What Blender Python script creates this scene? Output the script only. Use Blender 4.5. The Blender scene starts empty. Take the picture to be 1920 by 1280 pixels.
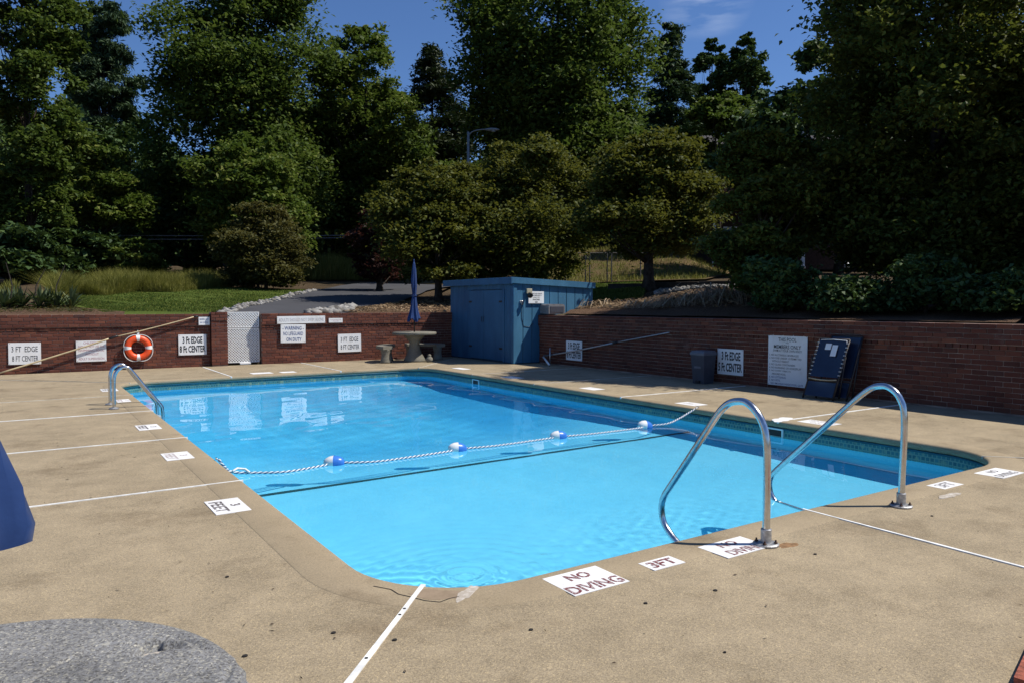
import bpy, math, random
import numpy as np
from mathutils import Vector, Matrix

random.seed(7)
RNG = np.random.default_rng(7)
S = bpy.context.scene
COL = S.collection
R = math.radians

# ------------------------------------------------------------------ camera, sky, sun, exposure
YAW = R(33.52)                     # pool axes: X across the pool, Y along it; the camera looks between them
cam_d = bpy.data.cameras.new('camera')
cam_d.lens = 26.25
cam_d.sensor_width = 36.0
cam_d.clip_end = 2000
cam_d.clip_start = 0.05
cam = bpy.data.objects.new('camera', cam_d)
COL.objects.link(cam)
cam.location = (0, 0, 1.55)
cam.rotation_euler = (R(90 - 2.82), 0, -YAW)
S.camera = cam

SUN_EL, SUN_AZ = R(54), R(123.5)
world = bpy.data.worlds.new('World')
S.world = world
world.use_nodes = True
wt = world.node_tree
sky = wt.nodes.new('ShaderNodeTexSky')
sky.sky_type = 'NISHITA'
sky.sun_disc = False
sky.sun_elevation = SUN_EL
sky.sun_rotation = SUN_AZ
sky.altitude = 300
sky.air_density = 1.0
sky.dust_density = 0.4
sky.ozone_density = 8.0
bg = wt.nodes['Background']
bg.inputs['Strength'].default_value = 0.085
# one thin wisp of cirrus, fixed in the sky by its compass direction
tc = wt.nodes.new('ShaderNodeTexCoord')
mp = wt.nodes.new('ShaderNodeMapping')
mp.inputs['Scale'].default_value = (14, 14, 60)
nz = wt.nodes.new('ShaderNodeTexNoise')
nz.inputs['Scale'].default_value = 1.0
nz.inputs['Detail'].default_value = 6
wt.links.new(tc.outputs['Generated'], mp.inputs[0])
wt.links.new(mp.outputs[0], nz.inputs['Vector'])


def wmath(op, a, b):
    n = wt.nodes.new('ShaderNodeMath')
    n.operation = op
    for i, q in enumerate((a, b)):
        if isinstance(q, (int, float)):
            n.inputs[i].default_value = q
        else:
            wt.links.new(q, n.inputs[i])
    return n.outputs[0]


dist = wt.nodes.new('ShaderNodeVectorMath')
dist.operation = 'DISTANCE'
wt.links.new(tc.outputs['Generated'], dist.inputs[0])
dist.inputs[1].default_value = (0.690, 0.625, 0.368)
fall = wmath('MAXIMUM', wmath('SUBTRACT', 1.0, wmath('MULTIPLY', dist.outputs['Value'], 17.0)), 0.0)
wisp = wmath('MULTIPLY', wmath('MAXIMUM', wmath('SUBTRACT', nz.outputs['Fac'], 0.42), 0.0), wmath('MULTIPLY', fall, 1.7))
wisp = wmath('MINIMUM', wisp, 0.45)
cm = wt.nodes.new('ShaderNodeMixRGB')
wt.links.new(wisp, cm.inputs[0])
cm.inputs[2].default_value = (9, 10, 11.5, 1)
tint = wt.nodes.new('ShaderNodeMixRGB')
tint.blend_type = 'MULTIPLY'
tint.inputs[0].default_value = 1.0
tint.inputs[2].default_value = (.90, 1.0, 1.16, 1)
wt.links.new(sky.outputs[0], tint.inputs[1])
wt.links.new(tint.outputs[0], cm.inputs[1])
wt.links.new(cm.outputs[0], bg.inputs['Color'])

sun_d = bpy.data.lights.new('sun', 'SUN')
sun_d.energy = 5.0
sun_d.angle = R(0.53)
sun_d.color = (1.0, 0.95, 0.86)
sun = bpy.data.objects.new('sun', sun_d)
COL.objects.link(sun)
to_sun = Vector((math.sin(SUN_AZ) * math.cos(SUN_EL), math.cos(SUN_AZ) * math.cos(SUN_EL), math.sin(SUN_EL)))
sun.rotation_euler = to_sun.to_track_quat('Z', 'Y').to_euler()
sun.location = to_sun * 60
sun_d.cycles.is_caustics_light = True

S.view_settings.view_transform = 'Standard'
S.view_settings.look = 'None'
S.view_settings.exposure = 0.22
S.view_settings.gamma = 1.0
S.cycles.use_denoising = True
S.cycles.max_bounces = 10
S.cycles.transparent_max_bounces = 12
S.cycles.sample_clamp_indirect = 6.0


# ------------------------------------------------------------------ materials
class NT:
    def __init__(s, name):
        s.m = bpy.data.materials.new(name)
        s.m.use_nodes = True
        s.t = s.m.node_tree
        s.b = s.t.nodes['Principled BSDF']
        s.out = s.t.nodes['Material Output']

    def n(s, ty, **kw):
        q = s.t.nodes.new(ty)
        for k, v in kw.items():
            setattr(q, k, v)
        return q

    def l(s, a, b):
        s.t.links.new(a, b)

    def coord(s, which='Object'):
        return s.n('ShaderNodeTexCoord').outputs[which]

    def pos(s):
        return s.n('ShaderNodeNewGeometry').outputs['Position']

    def noise(s, vec, scale, detail=4, rough=.55, stretch=None):
        if stretch:
            mpn = s.n('ShaderNodeMapping')
            mpn.inputs['Scale'].default_value = stretch
            s.l(vec, mpn.inputs[0])
            vec = mpn.outputs[0]
        q = s.n('ShaderNodeTexNoise')
        q.inputs['Scale'].default_value = scale
        q.inputs['Detail'].default_value = detail
        q.inputs['Roughness'].default_value = rough
        s.l(vec, q.inputs['Vector'])
        return q.outputs['Fac']

    def ramp(s, fac, stops):
        q = s.n('ShaderNodeValToRGB')
        while len(q.color_ramp.elements) < len(stops):
            q.color_ramp.elements.new(0.5)
        for e, (p, c) in zip(q.color_ramp.elements, stops):
            e.position = p
            e.color = (*c, 1) if len(c) == 3 else c
        s.l(fac, q.inputs[0])
        return q.outputs[0]

    def mix(s, fac, a, b, mode='MIX'):
        q = s.n('ShaderNodeMixRGB', blend_type=mode)
        for i, v in enumerate((fac, a, b)):
            if isinstance(v, (int, float)):
                q.inputs[i].default_value = v
            elif isinstance(v, tuple):
                q.inputs[i].default_value = (*v, 1)
            else:
                s.l(v, q.inputs[i])
        return q.outputs[0]

    def math(s, op, a, b=0.0, c=None):
        q = s.n('ShaderNodeMath', operation=op)
        for i, v in enumerate((a, b) if c is None else (a, b, c)):
            if isinstance(v, (int, float)):
                q.inputs[i].default_value = v
            else:
                s.l(v, q.inputs[i])
        return q.outputs[0]

    def bump(s, h, strength=.3, distance=.01):
        q = s.n('ShaderNodeBump')
        q.inputs['Strength'].default_value = strength
        q.inputs['Distance'].default_value = distance
        s.l(h, q.inputs['Height'])
        s.l(q.outputs[0], s.b.inputs['Normal'])

    def set(s, col=None, rough=None, metal=None, spec=None):
        for k, v in (('Base Color', col), ('Roughness', rough), ('Metallic', metal), ('Specular IOR Level', spec)):
            if v is None:
                continue
            if isinstance(v, (int, float)):
                s.b.inputs[k].default_value = v
            elif isinstance(v, tuple):
                s.b.inputs[k].default_value = (*v, 1)
            else:
                s.l(v, s.b.inputs[k])
        return s


def simple(name, col, rough=.6, metal=0.0, var=.12, scale=14, spec=.4, bump=0.0, coord='Object'):
    k = NT(name)
    c = k.coord(coord)
    f = k.noise(c, scale, 5)
    lo = tuple(max(0, v * (1 - var * 1.6)) for v in col)
    hi = tuple(min(1, v * (1 + var * 1.3)) for v in col)
    k.set(k.ramp(f, [(.3, lo), (.7, hi)]), rough, metal, spec)
    if bump:
        k.bump(k.noise(c, scale * 6, 3), bump, .004)
    return k.m


def m_concrete(name, dark, light, grain=230, stain=(.5, .46, .42), gscale=.6, patch=.35, lowspec=.25):
    k = NT(name)
    c = k.pos()
    big = k.noise(c, .55, 6, .62)
    base = k.ramp(big, [(.32, dark), (.68, light)])
    med = k.noise(c, 3.3, 5, .65, (1, 1, 1))
    base = k.mix(patch, base, k.ramp(med, [(.35, tuple(v * .70 for v in dark)), (.62, light)]))
    gr = k.n('ShaderNodeTexVoronoi')
    gr.inputs['Scale'].default_value = grain
    k.l(c, gr.inputs['Vector'])
    cell = k.n('ShaderNodeSeparateColor')
    k.l(gr.outputs['Color'], cell.inputs[0])
    base = k.mix(gscale, base, k.ramp(cell.outputs[0], [(.0, (.42, .40, .38)), (.3, (.78, .76, .72)), (.7, (1.0, 1.0, 1.0)), (.93, (1.3, 1.24, 1.05)), (1.0, (1.9, 1.8, 1.5))]), 'MULTIPLY')
    fine = k.noise(c, 75, 4, .7)
    base = k.mix(.5, base, k.ramp(fine, [(.33, (.62, .61, .6)), (.6, (1.1, 1.09, 1.06))]), 'MULTIPLY')
    st = k.noise(c, .95, 7, .7)
    base = k.mix(k.ramp(st, [(.53, (0, 0, 0)), (.72, (.8, .8, .8))]), base, k.mix(1.0, base, stain, 'MULTIPLY'))
    k.set(base, .88, 0, lowspec)
    k.bump(k.math('ADD', cell.outputs[1], k.math('MULTIPLY', fine, 1.5)), .35, .002)
    return k.m


MAT = {}
MAT['deck'] = m_concrete('deck_concrete', (.290, .236, .160), (.390, .318, .218))
MAT['coping'] = m_concrete('coping_concrete', (.300, .240, .158), (.375, .302, .205), grain=300, gscale=.35, patch=.2)
MAT['table'] = m_concrete('grey_aggregate', (.145, .147, .153), (.255, .257, .265), grain=240, stain=(.5, .5, .51), gscale=1.0)
MAT['furniture'] = m_concrete('cast_concrete', (.17, .16, .135), (.26, .245, .205), grain=120, gscale=.5)
MAT['caulk'] = simple('white_caulk', (.74, .74, .72), .6, var=.15, scale=9)
MAT['caulk_faded'] = simple('faded_caulk', (.50, .46, .39), .7, var=.25, scale=9)
MAT['hole'] = simple('dark_plug', (.018, .016, .014), .8)
k = NT('sign_white')
c = k.pos()
f = k.noise(c, 3.2, 6, .7, (1, 1, .5))
g = k.noise(c, 30, 5, .75)
base = k.mix(k.ramp(f, [(.50, (0, 0, 0)), (.75, (.55, .55, .55))]), (.78, .785, .79), (.56, .53, .47))
base = k.mix(k.ramp(g, [(.66, (0, 0, 0)), (.74, (.5, .5, .5))]), base, (.38, .30, .22))
k.set(base, .5, 0, .35)
MAT['sign'] = k.m
MAT['sign_black'] = simple('sign_black', (.022, .022, .026), .5)
MAT['sign_blue'] = simple('sign_blue', (.05, .08, .22), .5)
MAT['sign_red'] = simple('sign_red', (.42, .07, .09), .5)
MAT['sign_pink'] = simple('faded_red', (.46, .23, .25), .6)
MAT['sign_grey'] = simple('faded_print', (.42, .40, .42), .6)
MAT['white_pvc'] = simple('white_pvc', (.80, .80, .79), .4, var=.04)
MAT['steel'] = None
k = NT('polished_steel')
c = k.coord()
f = k.noise(c, 26, 5)
k.set(k.ramp(f, [(.3, (.50, .51, .52)), (.7, (.66, .67, .68))]), k.math('MULTIPLY_ADD', f, .22, .10), 1.0)
MAT['steel'] = k.m
MAT['cast'] = simple('cast_aluminium', (.42, .42, .42), .45, .8, var=.2, scale=40, bump=.2)
MAT['rust'] = simple('rusty_bolt', (.06, .03, .02), .8, var=.4, scale=60)
MAT['orange'] = simple('orange_plastic', (.78, .085, .018), .38, var=.07, scale=20)
MAT['tan_pole'] = simple('tan_fibreglass', (.52, .42, .25), .4, var=.12, scale=4)
MAT['alu'] = simple('dull_aluminium', (.45, .45, .46), .35, .85, var=.12)
MAT['black'] = simple('black_plastic', (.015, .015, .017), .45)
MAT['dark_metal'] = simple('dark_bronze_metal', (.035, .03, .03), .5, .4)
MAT['vinyl'] = simple('blue_vinyl', (.015, .026, .055), .2, var=.1, scale=5, spec=.6)
MAT['canvas'] = None
k = NT('blue_canvas')
c = k.coord()
f = k.noise(c, 5, 5)
w = k.n('ShaderNodeTexWave')
w.inputs['Scale'].default_value = 220
w.inputs['Distortion'].default_value = .3
k.l(c, w.inputs['Vector'])
k.set(k.mix(.15, k.ramp(f, [(.3, (.010, .030, .110)), (.72, (.015, .045, .155))]), w.outputs[0], 'MULTIPLY'), .8, 0, .2)
k.b.inputs['Sheen Weight'].default_value = .08
k.bump(f, .35, .02)
MAT['canvas'] = k.m
MAT['float_white'] = simple('float_white', (.80, .80, .78), .3, var=.04)
MAT['float_blue'] = simple('float_blue', (.04, .17, .55), .3, var=.06)
MAT['rope_white'] = simple('rope_white', (.72, .73, .72), .8, var=.1, scale=60)
MAT['rope_blue'] = simple('rope_blue', (.03, .09, .22), .8, var=.1, scale=60)
MAT['bin'] = simple('grey_bin', (.05, .053, .07), .5, var=.1, scale=6)
MAT['bin_lid'] = simple('grey_bin_lid', (.13, .135, .16), .45, var=.1, scale=6)
MAT['box'] = simple('grey_box', (.17, .17, .18), .5, var=.15, scale=9)
MAT['tan_metal'] = simple('tan_metal', (.40, .36, .25), .6)

# deck paint that is worn by traffic
k = NT('worn_white_paint')
c = k.pos()
wear = k.noise(c, 38, 6, .7)
k.set(k.mix(k.ramp(wear, [(.60, (0, 0, 0)), (.70, (.75, .75, .75))]), k.ramp(k.noise(c, 5, 4), [(.3, (.62, .61, .60)), (.7, (.78, .775, .77))]), (.42, .35, .26)), .7, 0, .3)
MAT['deck_paint'] = k.m


def worn_print(name, col):
    k = NT(name)
    c = k.pos()
    wv = k.noise(c, 55, 6, .7)
    k.set(k.mix(k.ramp(wv, [(.48, (0, 0, 0)), (.62, (.8, .8, .8))]), col, (.60, .57, .55)), .7, 0, .3)
    return k.m


MAT['print_maroon'] = worn_print('worn_maroon_paint', (.14, .025, .03))
MAT['print_dark'] = worn_print('worn_dark_paint', (.045, .032, .035))
MAT['print_faint'] = worn_print('worn_faint_paint', (.42, .35, .34))

# blue painted boards
def m_board(name, lo, hi):
    k = NT(name)
    c = k.pos()
    f = k.noise(c, 2.2, 6, .6, (1, 1, .35))
    g = k.noise(c, 26, 4, .7, (1, 1, .12))
    oi = k.n('ShaderNodeObjectInfo').outputs['Random']
    base = k.ramp(f, [(.3, lo), (.72, hi)])
    base = k.mix(.35, base, k.ramp(g, [(.3, (.7, .72, .74)), (.62, (1.12, 1.1, 1.08))]), 'MULTIPLY')
    base = k.mix(.5, base, k.ramp(oi, [(0, (.8, .82, .84)), (1, (1.1, 1.08, 1.05))]), 'MULTIPLY')
    chip = k.noise(c, 9, 7, .75)
    base = k.mix(k.ramp(chip, [(.68, (0, 0, 0)), (.75, (.5, .5, .5))]), base, (.24, .25, .25))
    k.set(base, .55, 0, .35)
    k.bump(g, .35, .004)
    return k.m


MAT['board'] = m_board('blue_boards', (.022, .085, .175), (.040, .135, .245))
MAT['board_side'] = m_board('sunlit_blue_boards', (.030, .120, .220), (.056, .175, .295))  # same shed blue, lightened in colour for the faces the sun strikes
MAT['roofing'] = simple('dark_roofing', (.035, .06, .09), .8, var=.3, scale=12)

# brick: colour differs from brick to brick
k = NT('red_brick')
oi = k.n('ShaderNodeObjectInfo').outputs['Random']
isl = k.n('ShaderNodeNewGeometry').outputs['Random Per Island']
rnd = k.math('FRACT', k.math('ADD', k.math('MULTIPLY', oi, 7.31), k.math('MULTIPLY', isl, 3.77)))
base = k.ramp(rnd, [(0, (.088, .031, .023)), (.25, (.124, .042, .029)), (.5, (.155, .053, .034)), (.75, (.110, .044, .033)), (.92, (.205, .072, .042)), (1, (.070, .033, .029))])
c = k.pos()
grime = k.noise(c, 1.6, 6, .65)
base = k.mix(.55, base, k.ramp(grime, [(.3, (.55, .53, .52)), (.65, (1.08, 1.06, 1.04))]), 'MULTIPLY')
eff = k.noise(c, 2.7, 7, .72)
base = k.mix(k.ramp(eff, [(.60, (0, 0, 0)), (.78, (.42, .42, .42))]), base, (.30, .23, .20))
gr = k.noise(c, 60, 4, .7)
base = k.mix(.45, base, k.ramp(gr, [(.3, (.6, .58, .56)), (.65, (1.15, 1.12, 1.1))]), 'MULTIPLY')
k.set(base, .86, 0, .25)
k.bump(gr, .4, .004)
MAT['brick'] = k.m
k = NT('mortar')
c = k.pos()
f = k.noise(c, 3, 6)
k.set(k.mix(.5, k.ramp(f, [(.32, (.19, .125, .10)), (.7, (.42, .32, .265))]), k.ramp(k.noise(c, 40, 4), [(.3, (.7, .7, .7)), (.7, (1.1, 1.1, 1.1))]), 'MULTIPLY'), .95, 0, .15)
MAT['mortar'] = k.m

# pool liner
k = NT('pool_liner')
c = k.pos()
sx = k.n('ShaderNodeSeparateXYZ')
k.l(c, sx.inputs[0])
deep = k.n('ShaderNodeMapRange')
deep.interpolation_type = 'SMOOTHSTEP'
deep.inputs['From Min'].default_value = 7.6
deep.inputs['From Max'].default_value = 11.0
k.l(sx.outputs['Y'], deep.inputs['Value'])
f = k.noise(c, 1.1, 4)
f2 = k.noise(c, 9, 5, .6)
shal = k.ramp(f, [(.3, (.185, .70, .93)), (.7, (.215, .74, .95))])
dp = k.ramp(f, [(.3, (.095, .60, .91)), (.7, (.120, .65, .94))])  # deep end bluer: the water's absorption of light, put into the liner colour
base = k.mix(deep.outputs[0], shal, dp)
base = k.mix(.25, base, k.ramp(f2, [(.35, (.82, .88, .9)), (.65, (1.06, 1.04, 1.03))]), 'MULTIPLY')
k.set(base, .7, 0, .2)
MAT['liner'] = k.m
MAT['liner_stripe'] = simple('liner_stripe', (.012, .085, .11), .7)
# mosaic-print band along the waterline
k = NT('waterline_print')
c = k.coord('UV')
br = k.n('ShaderNodeTexBrick')
br.inputs['Scale'].default_value = 1.0
br.inputs['Color1'].default_value = (.010, .105, .130, 1)
br.inputs['Color2'].default_value = (.035, .19, .21, 1)
br.inputs['Mortar'].default_value = (.14, .26, .22, 1)
br.inputs['Mortar Size'].default_value = .006
br.inputs['Brick Width'].default_value = .05
br.inputs['Row Height'].default_value = .05
k.l(c, br.inputs['Vector'])
vo = k.n('ShaderNodeTexVoronoi')
vo.inputs['Scale'].default_value = 9.5
k.l(c, vo.inputs['Vector'])
base = k.mix(k.ramp(vo.outputs['Distance'], [(.18, (.85, .85, .85)), (.34, (0, 0, 0))]), br.outputs[0], (.22, .30, .20))
k.set(base, .45, 0, .4)
MAT['band'] = k.m
MAT['track'] = simple('liner_track', (.008, .10, .14), .35, var=.2, scale=3)

# water: a real refracting sheet
k = NT('water')
k.b.inputs['Transmission Weight'].default_value = 1.0
k.b.inputs['IOR'].default_value = 1.33
k.b.inputs['Roughness'].default_value = 0.0
k.b.inputs['Base Color'].default_value = (.93, .985, 1, 1)
MAT['water'] = k.m

# ground
k = NT('leaf_litter')
c = k.pos()
f = k.noise(c, .35, 6, .6)
g = k.noise(c, 22, 5, .75)
base = k.ramp(f, [(.3, (.045, .033, .020)), (.55, (.085, .060, .036)), (.75, (.075, .075, .030))])
base = k.mix(.7, base, k.ramp(g, [(.3, (.4, .38, .36)), (.55, (1, 1, 1)), (.75, (1.9, 1.75, 1.5))]), 'MULTIPLY')
k.set(base, .95, 0, .1)
k.bump(g, .8, .05)
MAT['litter'] = k.m
k = NT('mulch')
c = k.pos()
g = k.noise(c, 30, 6, .8)
f = k.noise(c, .8, 5)
base = k.ramp(g, [(.3, (.028, .018, .012)), (.5, (.120, .075, .048)), (.7, (.28, .19, .125))])
base = k.mix(.5, base, k.ramp(f, [(.3, (.55, .5, .5)), (.7, (1.2, 1.1, 1.0))]), 'MULTIPLY')
k.set(base, .95, 0, .1)
k.bump(g, .9, .05)
MAT['mulch'] = k.m
k = NT('lawn_grass')
c = k.pos()
f = k.noise(c, .7, 6, .65)
g = k.noise(c, 40, 5, .8)
base = k.ramp(f, [(.3, (.055, .085, .013)), (.6, (.088, .122, .020)), (.8, (.125, .130, .034))])
base = k.mix(.6, base, k.ramp(g, [(.3, (.5, .55, .5)), (.7, (1.35, 1.3, 1.2))]), 'MULTIPLY')
k.set(base, .9, 0, .15)
k.bump(g, .8, .04)
MAT['lawn'] = k.m
k = NT('dry_grass')
c = k.pos()
f = k.noise(c, .6, 6, .65)
g = k.noise(c, 26, 5, .8)
base = k.ramp(f, [(.3, (.065, .050, .025)), (.5, (.12, .080, .042)), (.68, (.075, .080, .022))])
base = k.mix(.6, base, k.ramp(g, [(.3, (.5, .48, .45)), (.7, (1.3, 1.3, 1.2))]), 'MULTIPLY')
k.set(base, .95, 0, .1)
MAT['dry'] = k.m
k = NT('asphalt')
c = k.pos()
f = k.noise(c, .6, 6, .65)
g = k.noise(c, 90, 3, .8)
k.set(k.mix(.5, k.ramp(f, [(.3, (.042, .042, .047)), (.7, (.068, .068, .074))]), k.ramp(g, [(.3, (.6, .6, .6)), (.7, (1.4, 1.4, 1.4))]), 'MULTIPLY'), .85, 0, .3)
MAT['asphalt'] = k.m
k = NT('pale_stone')
isl = k.n('ShaderNodeNewGeometry').outputs['Random Per Island']
c = k.pos()
k.set(k.mix(.4, k.ramp(isl, [(0, (.11, .10, .09)), (.5, (.21, .20, .185)), (1, (.34, .33, .315))]), k.ramp(k.noise(c, 20, 4), [(.3, (.6, .6, .6)), (.7, (1.1, 1.1, 1.1))]), 'MULTIPLY'), .9, 0, .2)
MAT['stone'] = k.m


def m_leaf(name, lo, mid, hi, trans=(.10, .16, .02), tw=.34, rough=.6, spec=.14):
    k = NT(name)
    a = k.n('ShaderNodeAttribute')
    a.attribute_name = 'tint'
    col = k.ramp(a.outputs['Fac'], [(0, lo), (.55, mid), (1, hi)])
    k.set(col, rough, 0, spec)
    tr = k.n('ShaderNodeBsdfTranslucent')
    k.l(k.mix(.55, col, trans), tr.inputs['Color'])
    mx = k.n('ShaderNodeMixShader')
    mx.inputs[0].default_value = tw
    k.l(k.b.outputs[0], mx.inputs[1])
    k.l(tr.outputs[0], mx.inputs[2])
    k.l(mx.outputs[0], k.out.inputs['Surface'])
    return k.m


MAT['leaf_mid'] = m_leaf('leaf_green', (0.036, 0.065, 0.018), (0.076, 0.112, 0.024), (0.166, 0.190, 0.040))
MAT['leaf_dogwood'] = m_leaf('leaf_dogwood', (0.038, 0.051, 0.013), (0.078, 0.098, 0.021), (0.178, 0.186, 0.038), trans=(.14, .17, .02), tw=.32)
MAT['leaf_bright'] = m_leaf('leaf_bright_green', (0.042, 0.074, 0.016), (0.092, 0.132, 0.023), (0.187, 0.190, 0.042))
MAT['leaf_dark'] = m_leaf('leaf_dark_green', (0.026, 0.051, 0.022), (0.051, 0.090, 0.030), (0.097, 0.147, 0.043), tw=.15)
MAT['leaf_olive'] = m_leaf('leaf_olive', (.042, .056, .013), (.078, .094, .019), (.150, .145, .034), trans=(.17, .17, .02), tw=.32)
MAT['leaf_brown'] = m_leaf('leaf_brownish', (.046, .048, .018), (.078, .080, .026), (.125, .115, .04), trans=(.13, .11, .02))
MAT['leaf_red'] = m_leaf('leaf_burgundy', (.022, .013, .012), (.042, .020, .017), (.065, .036, .022), trans=(.1, .03, .02))
MAT['needle'] = m_leaf('pine_needles', (0.021, 0.042, 0.021), (0.046, 0.079, 0.038), (0.087, 0.129, 0.055), tw=.08)
MAT['needle_dark'] = m_leaf('spruce_needles', (0.019, 0.029, 0.016), (0.039, 0.051, 0.025), (0.070, 0.082, 0.039), tw=.06)
MAT['blade'] = m_leaf('tall_grass_blades', (.10, .105, .022), (.18, .175, .038), (.27, .25, .075), trans=(.22, .23, .04), tw=.3)
MAT['straw'] = m_leaf('dead_straw', (.19, .125, .070), (.36, .26, .155), (.58, .47, .33), trans=(.3, .25, .18), tw=.15)
MAT['yucca'] = m_leaf('yucca_leaves', (.035, .055, .028), (.070, .098, .05), (.16, .17, .07), tw=.12)
MAT['bark'] = simple('bark', (.050, .040, .033), .95, var=.4, scale=8, bump=.6, spec=.1)
MAT['bark_pale'] = simple('pale_bark', (.10, .09, .085), .95, var=.3, scale=8, bump=.6, spec=.1)
MAT['wood_dark'] = simple('weathered_wood', (.035, .028, .022), .9, var=.3, scale=6)
MAT['galv'] = simple('galvanised_steel', (.12, .11, .10), .55, .5, var=.2)
MAT['lamp_grey'] = simple('lamp_grey', (.20, .21, .22), .5, .2)
MAT['lens'] = simple('lamp_lens', (.30, .33, .36), .2)
MAT['cable'] = simple('cable', (.16, .16, .17), .5)
MAT['siding'] = simple('pale_siding', (.42, .38, .37), .7, var=.06)
MAT['house_brick'] = simple('house_brick', (.055, .03, .024), .9, var=.3, scale=8)
MAT['glass_dark'] = simple('window_glass', (.02, .025, .035), .1, spec=.6)
MAT['shingle'] = simple('roof_shingle', (.055, .05, .05), .9, var=.3, scale=5)
MAT['red_edge'] = simple('red_rough_brick', (.30, .085, .05), .9, var=.35, scale=35, bump=.8)


# ------------------------------------------------------------------ mesh helpers
class MB:
    """collects faces and links them as one mesh object"""

    def __init__(s):
        s.v, s.f = [], []

    def add(s, v, f):
        n = len(s.v)
        s.v += [tuple(q) for q in v]
        s.f += [tuple(i + n for i in q) for q in f]
        return s

    def box(s, lo, hi):
        x0, y0, z0 = lo
        x1, y1, z1 = hi
        return s.add([(x0, y0, z0), (x1, y0, z0), (x1, y1, z0), (x0, y1, z0), (x0, y0, z1), (x1, y0, z1), (x1, y1, z1), (x0, y1, z1)],
                     [(3, 2, 1, 0), (4, 5, 6, 7), (0, 1, 5, 4), (1, 2, 6, 5), (2, 3, 7, 6), (3, 0, 4, 7)])

    def bbox(s, lo, hi, b=.005):
        """box with chamfered edges"""
        x0, y0, z0 = lo
        x1, y1, z1 = hi
        bm_v = []
        for sx in (0, 1):
            for sy in (0, 1):
                for sz in (0, 1):
                    X, Y, Z = (x0, x1)[sx], (y0, y1)[sy], (z0, z1)[sz]
                    dx, dy, dz = (b, -b)[sx], (b, -b)[sy], (b, -b)[sz]
                    bm_v += [(X, Y + dy, Z + dz), (X + dx, Y, Z + dz), (X + dx, Y + dy, Z)]
        I = lambda sx, sy, sz, a: (sx * 4 + sy * 2 + sz) * 3 + a
        f = [(I(0, 0, 0, 0), I(0, 0, 1, 0), I(0, 1, 1, 0), I(0, 1, 0, 0)), (I(1, 0, 0, 0), I(1, 1, 0, 0), I(1, 1, 1, 0), I(1, 0, 1, 0)),
             (I(0, 0, 0, 1), I(1, 0, 0, 1), I(1, 0, 1, 1), I(0, 0, 1, 1)), (I(0, 1, 0, 1), I(0, 1, 1, 1), I(1, 1, 1, 1), I(1, 1, 0, 1)),
             (I(0, 0, 0, 2), I(0, 1, 0, 2), I(1, 1, 0, 2), I(1, 0, 0, 2)), (I(0, 0, 1, 2), I(1, 0, 1, 2), I(1, 1, 1, 2), I(0, 1, 1, 2))]
        for a in (0, 1):
            for c_ in (0, 1):
                f.append((I(0, a, c_, 1), I(1, a, c_, 1), I(1, a, c_, 2), I(0, a, c_, 2)))
                f.append((I(a, 0, c_, 0), I(a, 1, c_, 0), I(a, 1, c_, 2), I(a, 0, c_, 2)))
                f.append((I(a, c_, 0, 0), I(a, c_, 1, 0), I(a, c_, 1, 1), I(a, c_, 0, 1)))
        for sx in (0, 1):
            for sy in (0, 1):
                for sz in (0, 1):
                    f.append((I(sx, sy, sz, 0), I(sx, sy, sz, 1), I(sx, sy, sz, 2)))
        return s.add(bm_v, f)

    def tube(s, pts, r, seg=8, caps=True):
        pts = [Vector(p) for p in pts]
        n = len(pts)
        rr = [r] * n if isinstance(r, (int, float)) else list(r)
        v, f = [], []
        up = None
        for i, p in enumerate(pts):
            t = (pts[min(i + 1, n - 1)] - pts[max(i - 1, 0)]).normalized()
            if up is None:
                up = Vector((0, 0, 1)) if abs(t.z) < .9 else Vector((1, 0, 0))
            a = t.cross(up)
            if a.length < 1e-6:
                a = t.orthogonal()
            a.normalize()
            b = a.cross(t).normalized()
            up = b
            for j in range(seg):
                q = 2 * math.pi * j / seg
                v.append(p + (a * math.cos(q) + b * math.sin(q)) * rr[i])
        for i in range(n - 1):
            for j in range(seg):
                k = (j + 1) % seg
                f.append((i * seg + j, i * seg + k, (i + 1) * seg + k, (i + 1) * seg + j))
        if caps:
            f.append(tuple(range(seg - 1, -1, -1)))
            f.append(tuple((n - 1) * seg + j for j in range(seg)))
        return s.add(v, f)

    def lathe(s, prof, c=(0, 0, 0), seg=32, sx=1, sy=1, wob=None):
        v, f = [], []
        for i, (r, z) in enumerate(prof):
            for j in range(seg):
                a = 2 * math.pi * j / seg
                q = r * (wob(a, z) if wob else 1)
                v.append((c[0] + q * math.cos(a) * sx, c[1] + q * math.sin(a) * sy, c[2] + z))
        n = len(prof)
        for i in range(n - 1):
            for j in range(seg):
                k = (j + 1) % seg
                f.append((i * seg + j, i * seg + k, (i + 1) * seg + k, (i + 1) * seg + j))
        f.append(tuple(range(seg - 1, -1, -1)))
        f.append(tuple((n - 1) * seg + j for j in range(seg)))
        return s.add(v, f)

    def prism(s, poly, z0, z1):
        n = len(poly)
        v = [(x, y, z0) for x, y in poly] + [(x, y, z1) for x, y in poly]
        f = [tuple(range(n - 1, -1, -1)), tuple(range(n, 2 * n))] + [(i, (i + 1) % n, n + (i + 1) % n, n + i) for i in range(n)]
        return s.add(v, f)

    def mesh(s, name, mat, smooth=False):
        d = bpy.data.meshes.new(name)
        d.from_pydata(s.v, [], s.f)
        d.materials.append(mat)
        if smooth:
            d.polygons.foreach_set('use_smooth', [True] * len(d.polygons))
        d.update()
        return d

    def build(s, name, mat, parent=None, smooth=False, **kw):
        o = bpy.data.objects.new(name, s.mesh(name, mat, smooth))
        return link(o, parent, **kw)


def smooth_by_angle(o, deg=40):
    d = o.data
    d.polygons.foreach_set('use_smooth', [True] * len(d.polygons))
    d.set_sharp_from_angle(angle=R(deg))
    return o


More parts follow.
